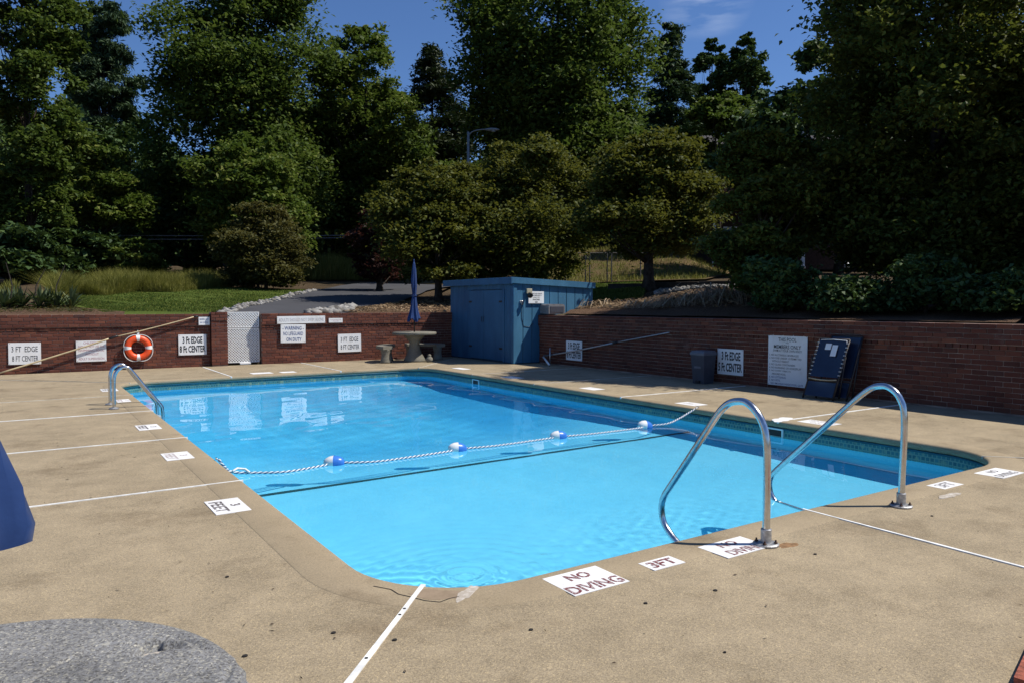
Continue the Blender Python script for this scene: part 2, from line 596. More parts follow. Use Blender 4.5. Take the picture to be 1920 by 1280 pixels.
def link(o, parent=None, loc=None, rz=None, label=None, cat=None, group=None, kind=None):
    COL.objects.link(o)
    if parent is not None:
        o.parent = parent
    if loc is not None:
        o.location = loc
    if rz is not None:
        o.rotation_euler = (0, 0, rz)
    for kx, vx in (('label', label), ('category', cat), ('group', group), ('kind', kind)):
        if vx:
            o[kx] = vx
    return o


def thing(name, label, cat, loc=(0, 0, 0), rz=0, group=None, kind=None):
    return link(bpy.data.objects.new(name, None), None, loc, rz, label, cat, group, kind)


def np_mesh(name, V, F, mat, tint=None, smooth=False):
    """fast mesh from arrays; F is (n, 3) or (n, 4)"""
    d = bpy.data.meshes.new(name)
    V = np.asarray(V, np.float32)
    F = np.asarray(F, np.int32)
    k = F.shape[1]
    d.vertices.add(len(V))
    d.vertices.foreach_set('co', V.ravel())
    d.loops.add(F.size)
    d.loops.foreach_set('vertex_index', F.ravel())
    d.polygons.add(len(F))
    d.polygons.foreach_set('loop_start', np.arange(0, F.size, k, dtype=np.int32))
    d.polygons.foreach_set('loop_total', np.full(len(F), k, np.int32))
    if smooth:
        d.polygons.foreach_set('use_smooth', np.ones(len(F), bool))
    d.update(calc_edges=True)
    if tint is not None:
        at = d.attributes.new('tint', 'FLOAT', 'POINT')
        at.data.foreach_set('value', np.asarray(tint, np.float32))
    d.materials.append(mat)
    return d


_fc = bpy.data.curves.new('lettering_curve', 'FONT')
_fo = bpy.data.objects.new('lettering_curve', _fc)
COL.objects.link(_fo)


def glyphs(text, bold=0.0):
    _fc.body = text
    _fc.offset = bold
    _fc.resolution_u = 2
    dg = bpy.context.evaluated_depsgraph_get()
    dg.update()
    ev = _fo.evaluated_get(dg)
    m = ev.to_mesh()
    v = np.array([q.co[:] for q in m.vertices])
    f = [tuple(p.vertices) for p in m.polygons]
    ev.to_mesh_clear()
    return v, f


def lettering(lines, axes='xz', off=-.002):
    """lines: (text, cx, cy, width, height, bold, slant); returns an MB laid on the board's face"""
    b = MB()
    for ln in lines:
        tx, cx, cy, w, h = ln[:5]
        bold = ln[5] if len(ln) > 5 else 0.0
        v, f = glyphs(tx, bold)
        lo, hi = v.min(0), v.max(0)
        x = (v[:, 0] - (lo[0] + hi[0]) / 2) / max(hi[0] - lo[0], 1e-6) * w + cx
        y = (v[:, 1] - (lo[1] + hi[1]) / 2) / max(hi[1] - lo[1], 1e-6) * h + cy
        if axes == 'xz':
            b.add([(a, off, c_) for a, c_ in zip(x, y)], f)
        else:
            b.add([(a, c_, off) for a, c_ in zip(x, y)], f)
    return b


# ------------------------------------------------------------------ terrain
def ss(a, b, x):
    t = np.clip((x - a) / (b - a), 0, 1)
    return t * t * (3 - 2 * t)


CY, SY = math.cos(YAW), math.sin(YAW)


def terrain(x, y, sheet=True):
    x = np.asarray(x, float)
    y = np.asarray(y, float)
    v = SY * x + CY * y
    u = np.clip((CY * x - SY * y) / np.maximum(v, 1), -2, 2)
    # the hill climbs away from whichever court wall lies in that direction
    vl = 20.15 / np.maximum((CY - u * SY) + .0507 * (SY + u * CY), .3)
    vr = 11.62 / np.maximum(SY + u * CY, .3)
    vw = np.clip(np.minimum(vl, vr), 13.5, 23)
    z = 1.22 + .075 * np.maximum(0, np.minimum(v, 90) - vw - .3) + .02 * np.maximum(0, v - 90)
    z = z + .27 * ss(.1, 3.2, x - 11.95 - 1.7 * ss(12.2, 15.2, y)) * (1 - ss(26, 40, v))
    z = z + .04 * np.sin(x * .55 + 1.3) * np.cos(y * .47) * ss(.3, 3, v - vw)
    z = np.where(v < 8, 1.24 - 1.36 * ss(0, 6, 8 - v), z)
    z = z + 1.5 * ss(32, 46, v) * ss(.02, .07, u) * (1 - ss(.20, .30, u))
    if sheet:
        return z
    court = (x < 11.80) & (y < 20.43 - .0507 * x)
    z = np.where(court, -.16, z)
    pool = (x > 1.3) & (x < 8.8) & (y > 3.1) & (y < 17.1)
    return np.where(pool, -3.2, z)


def Tz(x, y):
    return float(terrain(x, y))


def at(px, depth):
    """ground point seen in picture column px (of 1920) at a depth along the view, in metres"""
    w = (px - 960) / 1400.0 * depth
    return (depth * SY + w * CY, depth * CY - w * SY)


def axis(lo, hi, extra, fine0, fine1, step, coarse):
    a = list(np.arange(lo, fine0, coarse)) + list(np.arange(fine0, fine1, step)) + list(np.arange(fine1, hi + coarse, coarse)) + extra
    return np.unique(np.round(a, 3))


gx = axis(-200, 420, [1.29, 1.31, 8.79, 8.81, 11.79, 11.81], -14, 44, .6, 14)
gy = axis(-40, 420, [3.09, 3.11, 17.09, 17.11] + list(np.arange(19.3, 21.0, .12)), -6, 50, .6, 14)
GX, GY = np.meshgrid(gx, gy, indexing='ij')
GZ = terrain(GX, GY, False)
nx_, ny_ = GX.shape
ii, jj = np.meshgrid(np.arange(nx_ - 1), np.arange(ny_ - 1), indexing='ij')
q0 = (ii * ny_ + jj).ravel()
FQ = np.stack([q0, q0 + ny_, q0 + ny_ + 1, q0 + 1], -1)
link(bpy.data.objects.new('ground', np_mesh('ground', np.stack([GX, GY, GZ], -1).reshape(-1, 3), FQ, MAT['litter'], smooth=False)), kind='structure')


def drape(name, left, right, mat, off=.05, nu=8, nv=6, rag=0.0):
    """strip of ground laid over the terrain between two outlines"""
    def res(pts, n):
        pts = np.array(pts, float)
        t = np.linspace(0, len(pts) - 1, n)
        i = np.minimum(t.astype(int), len(pts) - 2)
        fr = (t - i)[:, None]
        return pts[i] * (1 - fr) + pts[i + 1] * fr
    n = (len(left) - 1) * nv + 1
    A, B = res(left, n), res(right, n)
    A = A + RNG.normal(0, rag, A.shape)
    B = B + RNG.normal(0, rag, B.shape)
    u = np.linspace(0, 1, nu + 1)
    P_ = A[:, None, :] * (1 - u)[None, :, None] + B[:, None, :] * u[None, :, None]
    z = terrain(P_[..., 0], P_[..., 1]) + off
    V = np.concatenate([P_, z[..., None]], -1).reshape(-1, 3)
    i, j = np.meshgrid(np.arange(n - 1), np.arange(nu), indexing='ij')
    a = (i * (nu + 1) + j).ravel()
    F = np.stack([a, a + 1, a + nu + 2, a + nu + 1], -1)
    return link(bpy.data.objects.new(name, np_mesh(name, V, F, mat, smooth=True)), kind='structure')


drape('lawn', [at(150, 17.8), at(255, 18.35), at(398, 19.12), at(430, 19.3)], [at(60, 24), at(110, 26), at(340, 33), at(600, 33.5)], MAT['lawn'], .05, 24, 12, .04)
drape('mulch_bed', [at(-140, 16.3), at(60, 17.3), at(190, 18.05), at(230, 18.3)], [at(-140, 23), at(20, 23), at(110, 20.6), at(235, 19.3)], MAT['mulch'], .07, 10, 8, .03)
DL = [at(405, 19.2), at(470, 23), at(540, 28), at(590, 32.5), at(640, 37), at(700, 41)]
DR = [at(640, 20.95), at(690, 22.5), at(735, 24.8), at(770, 28.5), at(800, 33), at(860, 38)]
drape('driveway', DL, DR, MAT['asphalt'], .08, 14, 8)
drape('mulch_bank', [at(575, 20.3), at(700, 21.3), at(850, 22.75)], [at(690, 23.2), at(760, 27), at(900, 30)], MAT['mulch'], .06, 12, 8, .04)
drape('grass_slope', [at(850, 23), at(1000, 23), at(1110, 22.6), at(1205, 21.6)], [at(850, 33), at(1000, 33), at(1130, 30), at(1220, 27)], MAT['lawn'], .06, 16, 8, .03)
drape('straw_bank', [at(1060, 19.5), at(1180, 17.5), at(1300, 15.9), at(1420, 14.5), at(1600, 12.8), at(1900, 10.8)], [at(1090, 22.5), at(1215, 21.4), at(1300, 21.8), at(1420, 21.0), at(1650, 20), at(1980, 18)], MAT['mulch'], .07, 14, 8, .03)
drape('dry_hillside', [at(760, 41), at(950, 35), at(1130, 31), at(1320, 29)], [at(760, 60), at(960, 58), at(1160, 58), at(1400, 58)], MAT['dry'], .09, 12, 8, .05)

# ------------------------------------------------------------------ deck, pool, water
PX0, PX1, PY0, PY1, PR = 1.63, 8.43, 3.46, 16.78, .72


def outline(off=0.0, seg=14):
    """rounded rectangle of the pool edge, grown outwards by off"""
    pts = []
    r = PR + off
    for cx, cy, a0 in ((PX1 - PR, PY1 - PR, 0), (PX0 + PR, PY1 - PR, 90), (PX0 + PR, PY0 + PR, 180), (PX1 - PR, PY0 + PR, 270)):
        for i in range(seg + 1):
            a = R(a0 + 90 * i / seg)
            pts.append((cx + r * math.cos(a), cy + r * math.sin(a)))
    return pts


def loop_strip(b, profile, seg=14):
    rings = [[(x, y, z) for x, y in outline(o, seg)] for o, z in profile]
    n = len(rings[0])
    v = [p for r in rings for p in r]
    f = [(i * n + j, i * n + (j + 1) % n, (i + 1) * n + (j + 1) % n, (i + 1) * n + j) for i in range(len(rings) - 1) for j in range(n)]
    return b.add(v, f)


deck = link(bpy.data.objects.new('pool_deck', None), kind='structure')
XL, XR, YB, YF = -7.0, 11.60, -4.5, 19.55
iL, iR, iB, iF = PX0 - .10, PX1 + .10, PY0 - .10, PY1 + .10
G2 = .011


def slab(poly):
    MB().prism(poly, -.14, -.004).build('slab', MAT['deck'], deck)


ys = [6.78, 9.36, 12.0, 14.32]
oY = [YB, *ys, YF]
# left strip, split at the white joints, mitred at both pool corners
mitreL = [(XL, PY0 + .17 - (PX0 + .07 - XL) * 0), ]
cnr = {'nl': (iL + .17, iB + .17), 'nr': (iR - .17, iB + .17), 'fl': (iL + .17, iF - .17), 'fr': (iR - .17, iF - .17)}
dNL = (-1.9, -.33)       # far ends of the four diagonal joints
dNR = (11.60, .2)
dFL = (-1.25, 19.55)
dFR = (11.1, 19.55)
slab([(XL, dNL[1]), dNL, (cnr['nl'][0] - G2, cnr['nl'][1] + G2), (iL, PY0 + PR), (iL, ys[0] - G2), (XL, ys[0] - G2)])
for a, b_ in zip(ys[:-1], ys[1:]):
    slab([(XL, a + G2), (iL, a + G2), (iL, b_ - G2), (XL, b_ - G2)])
slab([(XL, ys[-1] + G2), (iL, ys[-1] + G2), (iL, PY1 - PR), (cnr['fl'][0] - G2, cnr['fl'][1] - G2), (dFL[0], dFL[1] + .5), (XL, YF + .5)])
# near strip
xj = 4.95
slab([(XL, YB), (xj - .1 - G2, YB), (xj - G2, iB), (PX0 + PR, iB), (cnr['nl'][0] + G2, cnr['nl'][1] - G2), (dNL[0] + 2 * G2, dNL[1]), (XL, dNL[1] - 2 * G2)])
slab([(xj - .1 + G2, YB), (XR, YB), (dNR[0], dNR[1] - 2 * G2), (cnr['nr'][0] - G2, cnr['nr'][1] - G2), (PX1 - PR, iB), (xj + G2, iB)])
# right strip
yr = [6.30, 9.42, 11.95, 14.35]
slab([(cnr['nr'][0] + G2, cnr['nr'][1] + G2), dNR, (XR, yr[0] - G2), (iR, yr[0] - G2), (iR, PY0 + PR)])
for a, b_ in zip(yr[:-1], yr[1:]):
    slab([(iR, a + G2), (XR, a + G2), (XR, b_ - G2), (iR, b_ - G2)])
slab([(iR, yr[-1] + G2), (XR, yr[-1] + G2), (XR, YF), dFR, (cnr['fr'][0] + G2, cnr['fr'][1] - G2), (iR, PY1 - PR)])
# far strip (runs under the foot of the brick wall)
xf = [3.83, 6.30]
slab([(dFL[0] + 2 * G2, YF + .5), (cnr['fl'][0] + G2, cnr['fl'][1] + G2), (PX0 + PR, iF), (xf[0] - G2, iF), (xf[0] - G2, YF + .42)])
slab([(xf[0] + G2, iF), (xf[1] - G2, iF), (xf[1] - G2, YF + .3), (xf[0] + G2, YF + .42)])
slab([(xf[1] + G2, iF), (PX1 - PR, iF), (cnr['fr'][0] - G2, cnr['fr'][1] + G2), (dFR[0] - 2 * G2, YF + .1), (xf[1] + G2, YF + .3)])


def joint(p, q, w=.024, faded=False, z=.003):
    p, q = Vector((*p, 0)), Vector((*q, 0))
    d = (q - p).normalized()
    s = Vector((-d.y, d.x, 0)) * w / 2
    n = max(2, int((q - p).length / .5))
    b = MB()
    pts = [p + (q - p) * i / n for i in range(n + 1)]
    L_, R_ = [], []
    for t in pts:
        wb = random.uniform(.8, 1.15)
        L_.append(t + s * wb)
        R_.append(t - s * wb)
    poly = [(v.x, v.y) for v in R_] + [(v.x, v.y) for v in reversed(L_)]
    m = len(poly)
    v = [(x, y, -.03) for x, y in poly] + [(x, y, z) for x, y in poly]
    f = [(i, (i + 1) % m, m + (i + 1) % m, m + i) for i in range(m)]
    f += [(m + i, m + i + 1, m + m - 2 - i, m + m - 1 - i) for i in range(n)]
    b.add(v, f)
    return b.build('joint', MAT['caulk_faded' if faded else 'caulk'], deck)


joint((PX0 + .21, PY0 + .21), dNL, .030)
joint((PX1 - .21, PY0 + .21), dNR, .02, True)
joint((PX0 + .21, PY1 - .21), dFL, .02, True)
joint((PX1 - .21, PY1 - .21), dFR, .022, True)
for i, y in enumerate(ys):
    joint((PX0, y), (XL, y), .019 if i < 2 else .024, i == 3)
for i, y in enumerate(yr):
    joint((PX1, y), (XR, y), .03, i > 1)
for x in xf:
    joint((x, PY1), (x, YF + .2), .035)
joint((xj, PY0), (xj - .1, YB), .022)

cb = loop_strip(MB(), [(.32, -.02), (.315, -.006), (.30, 0), (.035, 0), (.016, -.006), (.004, -.020), (0, -.038), (0, -.058), (.008, -.074), (.024, -.084), (.07, -.088)])
smooth_by_angle(cb.build('coping', MAT['coping'], deck), 60)

# bolt plugs, leaf crumbs and worn mends on the deck
hb = MB()
for x, y, r in [(1.21, 3.36, .013), (1.42, 3.13, .013), (2.01, 2.87, .012), (3.13, 2.72, .014), (2.69, 2.8, .012), (4.11, 2.78, .012), (5.58, 2.82, .012), (1.31, 2.2, .013), (2.6, 2.2, .008), (.96, 4.4, .012), (.8, 3.35, .014)]:
    r *= .78
    b0 = [(x + r * math.cos(a) * 1.15, y + r * math.sin(a)) for a in np.linspace(0, 2 * math.pi, 11)[:-1]]
    hb.prism(b0, -.02, .0015)
for t in (.20, .245, .52, .75, .84):           # dark plugs along the near white joint
    ax, ay = PX0 + .21 + (dNL[0] - PX0 - .21) * t * .31, PY0 + .21 + (dNL[1] - PY0 - .21) * t * .31
    hb.prism([(ax + .0085 * math.cos(a), ay + .0085 * math.sin(a)) for a in np.linspace(0, 2 * math.pi, 9)[:-1]], -.01, .0045)
hb.build('anchor_plug', MAT['hole'], deck, kind='stuff')

db = MB()
for i in range(150):
    if i < 70:
        x, y = random.uniform(-.4, 1.2), random.uniform(3.0, 11)
    elif i < 120:
        x, y = random.uniform(.6, 6.5), random.uniform(.9, 2.9)
    else:
        x, y = random.uniform(8.8, 11), random.uniform(4, 15)
    a, l, w_ = random.uniform(0, 6.28), random.choice((.005, .008, .012, .018)), random.uniform(.002, .005)
    d = Vector((math.cos(a), math.sin(a), 0))
    n_ = Vector((-d.y, d.x, 0))
    c_ = Vector((x, y, .001))
    db.add([c_ - d * l, c_ + n_ * w_ + Vector((0, 0, .004)), c_ + d * l + Vector((0, 0, random.uniform(0, .004))), c_ - n_ * w_], [(0, 3, 2, 1)])
leafbits = db.build('leaf_crumbs', simple('dry_leaf', (.055, .035, .02), .8, var=.5, scale=4), kind='stuff')
leafbits['label'] = 'small dry leaf crumbs scattered over the tan concrete deck'


def blot(name, cx, cy, rx, ry, mat, z, seed=0, n=26, parent=deck, rz=0.0):
    rg = random.Random(seed)
    pts = []
    for i in range(n):
        a = 2 * math.pi * i / n
        q = 1 + .22 * math.sin(2 * a + seed) + .12 * math.sin(5 * a + seed * 2) + rg.uniform(-.06, .06)
        x, y = rx * q * math.cos(a), ry * q * math.sin(a)
        pts.append((cx + x * math.cos(rz) - y * math.sin(rz), cy + x * math.sin(rz) + y * math.cos(rz)))
    return MB().prism(pts, z - .006, z).build(name, mat, parent)


k = NT('pale_patch')
c = k.pos()
f = k.noise(c, 22, 6, .75)
k.set(k.ramp(f, [(.3, (.30, .25, .20)), (.5, (.42, .37, .31)), (.68, (.62, .59, .55))]), .9, 0, .2)
blot('pale_mend', 1.98, 3.43, .11, .038, k.m, .0016, 3, rz=.75)
k2 = NT('brown_mend')
c = k2.pos()
f = k2.noise(c, 14, 6, .7)
k2.set(k2.ramp(f, [(.3, (.22, .165, .11)), (.7, (.30, .225, .155))]), .9, 0, .2)
blot('pale_mend', 1.84, 3.50, .17, .055, k2.m, .0010, 5, rz=-.75)
blot('pale_mend', 6.30, 3.05, .13, .045, k.m, .0004, 8)
blot('pale_mend', 8.60, 6.36, .22, .11, MAT['deck_paint'], .0022, 9, rz=.45)
blot('rust_stain', 4.12, 2.99, .10, .035, simple('rust_stain', (.23, .13, .06), .9, var=.3, scale=30), -.0032, 4)
cr = [(1.60, 3.80), (1.66, 3.70), (1.665, 3.62), (1.70, 3.555), (1.745, 3.46), (1.80, 3.40), (1.87, 3.415), (1.92, 3.41)]
b = MB()
for (x0, y0), (x1, y1) in zip(cr[:-1], cr[1:]):
    d = Vector((x1 - x0, y1 - y0, 0)).normalized()
    s_ = Vector((-d.y, d.x, 0)) * .003
    b.add([(x0 + s_.x, y0 + s_.y, .0021), (x0 - s_.x, y0 - s_.y, .0021), (x1 - s_.x, y1 - s_.y, .0021), (x1 + s_.x, y1 + s_.y, .0021)], [(0, 1, 2, 3)])
b.build('crack', MAT['hole'], deck)

# basin
basin = link(bpy.data.objects.new('pool_basin', None), kind='structure')
SHAL = -1.10


def floor_z(x, y):
    x = np.asarray(x, float)
    y = np.asarray(y, float)
    t = ss(7.86, 11.4, y) * (1 - ss(14.2, 16.6, y))
    side = ss(1.7, 3.9, x) * (1 - ss(6.2, 8.3, x))
    return SHAL - 1.25 * t * side - .10 * np.clip((y - 7.86) / 3, 0, 1)


fx = np.linspace(PX0 - .01, PX1 + .01, 70)
fy = np.linspace(PY0 - .01, PY1 + .01, 130)
FX, FY = np.meshgrid(fx, fy, indexing='ij')
i, j = np.meshgrid(np.arange(69), np.arange(129), indexing='ij')
a = (i * 130 + j).ravel()
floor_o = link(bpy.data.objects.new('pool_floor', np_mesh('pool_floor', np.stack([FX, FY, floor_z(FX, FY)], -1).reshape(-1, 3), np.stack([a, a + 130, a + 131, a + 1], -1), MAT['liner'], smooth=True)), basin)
o1 = outline(.03)
n = len(o1)
v = [(x, y, -.30) for x, y in o1] + [(x, y, -2.7) for x, y in o1]
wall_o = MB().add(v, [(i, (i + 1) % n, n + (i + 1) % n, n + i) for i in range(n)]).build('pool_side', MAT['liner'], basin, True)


def band(name, off, z0, z1, mat):
    o = outline(off)
    n = len(o)
    v = [(x, y, z1) for x, y in o] + [(x, y, z0) for x, y in o]
    ob = MB().add(v, [(i, (i + 1) % n, n + (i + 1) % n, n + i) for i in range(n)]).build(name, mat, basin)
    uv = ob.data.uv_layers.new(name='UVMap')
    L_ = [0.0]
    for k_ in range(n):
        p, q = o[k_], o[(k_ + 1) % n]
        L_.append(L_[-1] + math.hypot(q[0] - p[0], q[1] - p[1]))
    for p in ob.data.polygons:
        i_ = p.index
        for li, (u_, w_) in zip(p.loop_indices, ((L_[i_], z1), (L_[i_ + 1], z1), (L_[i_ + 1], z0), (L_[i_], z0))):
            uv.data[li].uv = (u_, w_)
    return ob


band_o = band('waterline_band', .027, -.315, -.115, MAT['band'])
track_o = loop_strip(MB(), [(.05, -.086), (.012, -.089), (.006, -.097), (.012, -.108), (.028, -.116)]).build('liner_track', MAT['track'], basin, True)
stripe_o = MB().add([(PX0, 7.82, 0), (PX1, 7.82, 0), (PX1, 7.90, 0), (PX0, 7.90, 0)], [(0, 1, 2, 3)]).build('floor_stripe', MAT['liner_stripe'], basin)
stripe_o.location.z = SHAL + .006
for yc in (14.20, 6.36):
    b = MB()
    h0, h1, w0 = -.245, -.10, .14
    for lo, hi in (((PX1 + .0, yc - w0, h1 - .02), (PX1 + .03, yc + w0, h1)), ((PX1 + .0, yc - w0, h0), (PX1 + .03, yc + w0, h0 + .02)),
                   ((PX1 + .0, yc - w0, h0 + .02), (PX1 + .03, yc - w0 + .02, h1 - .02)), ((PX1 + .0, yc + w0 - .02, h0 + .02), (PX1 + .03, yc + w0, h1 - .02))):
        b.box(lo, hi)
    sk = b.build('skimmer_frame', MAT['white_pvc'], basin)
    MB().box((PX1 + .012, yc - w0 + .021, h0 + .021), (PX1 + .02, yc + w0 - .021, h1 - .021)).build('skimmer_mouth', MAT['black'], sk)
    sk.cycles.is_caustics_receiver = True

# water sheet with real small waves
WZ = -.20
nwx, nwy = 420, 820
wx = np.linspace(PX0 - .02, PX1 + .02, nwx)
wy = np.linspace(PY0 - .02, PY1 + .02, nwy)
WX, WY = np.meshgrid(wx, wy, indexing='ij')
rg = np.random.default_rng(3)
H = np.zeros_like(WX)
amp = .30 + .40 * ss(6.5, 11, WY) * (1 - .3 * ss(14, 17, WY))
for i in range(34):
    ang = rg.normal(R(150), .9)
    lam = rg.uniform(.22, 1.3)
    kk = 2 * math.pi / lam
    H += amp * (.0115 / kk) * rg.uniform(.3, 1) * np.sin(kk * (WX * math.cos(ang) + WY * math.sin(ang)) + rg.uniform(0, 6.28)) * .42
# rings spreading from the return jet by the near edge
rx, ry = 2.38, 4.14
rr = np.hypot(WX - rx, WY - ry)
H += .0036 * np.exp(-(rr / .36) ** 2) * np.sin(rr * 2 * math.pi / .10) + .0016 * np.exp(-(rr / .8) ** 2) * np.sin(rr * 2 * math.pi / .12 + .6)
jet = np.exp(-((WX - 2.8) / .55) ** 2 - ((WY - 4.22) / .26) ** 2) + .10 * np.exp(-((WX - 5.2) / 1.2) ** 2 - ((WY - 4.5) / .6) ** 2)
for i in range(60):
    ang = rg.uniform(0, 6.28)
    lam = rg.uniform(.065, .24)
    kk = 2 * math.pi / lam
    H += jet * (.020 / kk) * np.sin(kk * (WX * math.cos(ang) + WY * math.sin(ang)) + rg.uniform(0, 6.28)) * .8
i, j = np.meshgrid(np.arange(nwx - 1), np.arange(nwy - 1), indexing='ij')
a = (i * nwy + j).ravel()
water = link(bpy.data.objects.new('pool_water', np_mesh('pool_water', np.stack([WX, WY, WZ + H], -1).reshape(-1, 3), np.stack([a, a + nwy, a + nwy + 1, a + 1], -1), MAT['water'], smooth=True)), kind='structure')
water.cycles.is_caustics_caster = True
for o in (floor_o, wall_o, band_o, stripe_o):
    o.cycles.is_caustics_receiver = True


# ------------------------------------------------------------------ brick walls
BL, BH, JT = .205, .064, .010
CH = BH + JT


def brick_mesh(L_, H_, D_, seed):
    rg = random.Random(seed)
    b = MB().bbox((0, 0, 0), (L_, D_, H_), .005)
    b.v = [(x + rg.uniform(-.0018, .0018), y + rg.uniform(-.0022, .0022), z + rg.uniform(-.0018, .0018)) for x, y, z in b.v]
    return b


STRETCH = [brick_mesh(BL, BH, .09, i) for i in range(5)]
HEADER = [brick_mesh(.096, BH, .09, 20 + i) for i in range(3)]
SM = [b.mesh('brick', MAT['brick']) for b in STRETCH]
HM = [b.mesh('brick', MAT['brick']) for b in HEADER]


def in_view(p):
    v = SY * p.x + CY * p.y
    w = CY * p.x - SY * p.y
    if v < .5:
        return False
    return abs(w / v * 1400) < 980


def brick_wall(name, label, loc, rz, length, top, proud_rows=4, depth=.42, lay_side=None, group=None, limit=300, ends=(0, 0)):
    """local x along the wall, -y towards the pool, z up"""
    t = thing(name, label, 'brick wall', loc, rz, group)
    mwx = Matrix.Translation(loc) @ Matrix.Rotation(rz, 4, 'Z')
    rows = int(round(top / CH))
    MB().box((0.004, .012, -.02), (length - .004, depth, top - .005 - proud_rows * CH)).box((.004, -.02, top - .005 - proud_rows * CH), (length - .004, depth, top - .008)).build('mortar_core', MAT['mortar'], t)
    todo = []
    for r_ in range(rows):
        z = top - (r_ + 1) * CH + JT / 2
        proud = -.035 if r_ < proud_rows else 0.0
        header = (r_ == proud_rows)
        if header:
            proud = -.012
        step = .106 if header else BL + JT
        x = -(step * .5 if r_ % 2 else 0) + (random.uniform(-.02, .02) if r_ else 0)
        while x < length - .03:
            x0, x1 = max(x, 0.0), min(x + step - JT, length)
            if x1 - x0 > .03:
                todo.append((x0, x1 - x0, z, proud + random.uniform(-.003, .003), header))
            x += step
    seen, rest = [], []
    for q in todo:
        p = mwx @ Vector((q[0] + q[1] / 2, q[3], q[2] + BH / 2))
        (seen if in_view(p) else rest).append((p.length, q))
    seen.sort(key=lambda e: e[0])
    rest += seen[limit:]
    for _, (x, l, z, y, hd) in seen[:limit]:
        full = .096 if hd else BL
        o = bpy.data.objects.new('brick', random.choice(HM if hd else SM))
        link(o, t, (x, y, z))
        o.scale.x = l / full
    mb = MB()
    for _, (x, l, z, y, hd) in rest:
        src = random.choice(HEADER if hd else STRETCH)
        sc = l / (.096 if hd else BL)
        mb.add([(vx * sc + x, vy + y, vz + z) for vx, vy, vz in src.v], src.f)
    if mb.v:
        mb.build('brick', MAT['brick'], t, kind='stuff')
    return t


LWR = math.atan2(19.6 - 20.17, 10.9 + .35)


def LW(x):
    """y of the back wall's face at x"""
    return 20.17 + (x + .35) * math.tan(LWR)


TOPL, TOPR = 1.315, 1.275
x0 = -3.2
brick_wall('brick_wall', 'long sunlit red brick wall left of the white lattice gate, carrying the life ring', (x0, LW(x0), 0), LWR, (4.06 - x0) / math.cos(LWR), TOPL)
brick_wall('brick_wall', 'red brick wall between the white lattice gate and the blue shed, behind the concrete table', (5.32, LW(5.32), 0), LWR, (11.05 - 5.32) / math.cos(LWR), TOPL)
brick_wall('brick_wall', 'long shaded dark brick wall on the right, with the rules sign and rubbish bin', (11.62, 16.22, 0), -math.pi / 2, 16.0, TOPR)
# pier left of the gate
pt = thing('brick_pier', 'short red brick pier standing proud just left of the lattice gate', 'brick pier', (4.06, LW(4.06) - .13, 0), LWR)
MB().box((.012, .012, -.02), (.378, .40, 1.35)).build('mortar_core', MAT['mortar'], pt)
for r_ in range(18):
    z = 1.36 - (r_ + 1) * CH + JT / 2
    pr = -.015 if r_ < 3 else 0
    if z < -.02:
        break
    xs_ = [(0, .19), (.2, .19)] if r_ % 2 else [(0, .092), (.102, BL), (.317, .073)]
    for x, l in xs_:
        o = link(bpy.data.objects.new('brick', random.choice(SM)), pt, (x, pr, z))
        o.scale.x = l / BL
    for y0 in (.10, .30):
        o = link(bpy.data.objects.new('brick', random.choice(SM)), pt, (.378 + .012, y0 - .09 + .01, z))
        o.rotation_euler.z = math.pi / 2
        o.scale = (.9, 1, 1)
        o.location = (.39, y0 - .09, z)

# ------------------------------------------------------------------ lattice gate
gx0, gx1 = 4.47, 5.305
gate = thing('lattice_gate', 'white diagonal lattice gate set between the brick walls', 'gate', (gx0, LW(gx0) + .19, 0), LWR)
gw = gx1 - gx0


def lattice(z0, z1, w):
    b = MB()
    lw, p = .024, .068

    def clip(c, sgn):
        # line z = z0 + sgn*x + c, clipped to the panel
        pts = []
        for x in (0, w):
            z = sgn * x + c
            if z0 <= z <= z1:
                pts.append((x, z))
        for z in (z0, z1):
            x = (z - c) / sgn
            if 0 < x < w:
                pts.append((x, z))
        return pts[:2] if len(pts) >= 2 else None
    for sgn, yy in ((1, 0.0), (-1, -.008)):
        c0 = z0 - w if sgn > 0 else z0
        c1 = z1 if sgn > 0 else z1 + w
        cc = c0
        while cc < c1:
            q = clip(cc, sgn)
            if q and abs(q[0][0] - q[1][0]) > .03:
                (xa, za), (xb, zb) = q
                d = Vector((xb - xa, 0, zb - za)).normalized()
                s_ = Vector((-d.z, 0, d.x)) * lw / 2
                v = []
                for y in (yy, yy - .007):
                    for px_, pz_, sg in ((xa, za, 1), (xb, zb, 1), (xb, zb, -1), (xa, za, -1)):
                        v.append((px_ + s_.x * sg, y, pz_ + s_.z * sg))
                b.add(v, [(0, 1, 2, 3), (7, 6, 5, 4), (0, 4, 5, 1), (1, 5, 6, 2), (2, 6, 7, 3), (3, 7, 4, 0)])
            cc += p
    return b


for z0, z1 in ((.05, .935), (.95, 1.355)):
    pn = MB()
    for lo, hi in (((0, -.02, z0), (gw, .0, z0 + .022)), ((0, -.02, z1 - .022), (gw, .0, z1)), ((0, -.02, z0 + .022), (.022, 0, z1 - .022)), ((gw - .022, -.02, z0 + .022), (gw, 0, z1 - .022))):
        pn.box(lo, hi)
    pn = pn.build('panel_frame', MAT['white_pvc'], gate)
    lattice(z0 + .01, z1 - .01, gw).build('lattice', MAT['white_pvc'], pn, kind='stuff')
for xa in (0, gw - .05):
    MB().box((xa, .012, .05), (xa + .05, .05, 1.34)).build('gate_post', MAT['galv'], gate)
MB().bbox((.33, -.06, 0), (.60, .02, .048), .006).build('threshold_block', MAT['white_pvc'], gate)


# ------------------------------------------------------------------ wall signs
_sb = MB().lathe([(.007, 0), (.005, .003)], (0, 0, 0), 8)
_sb.v = [(x, -z, y) for x, y, z in _sb.v]
SCREW = _sb.mesh('screw', MAT['galv'])


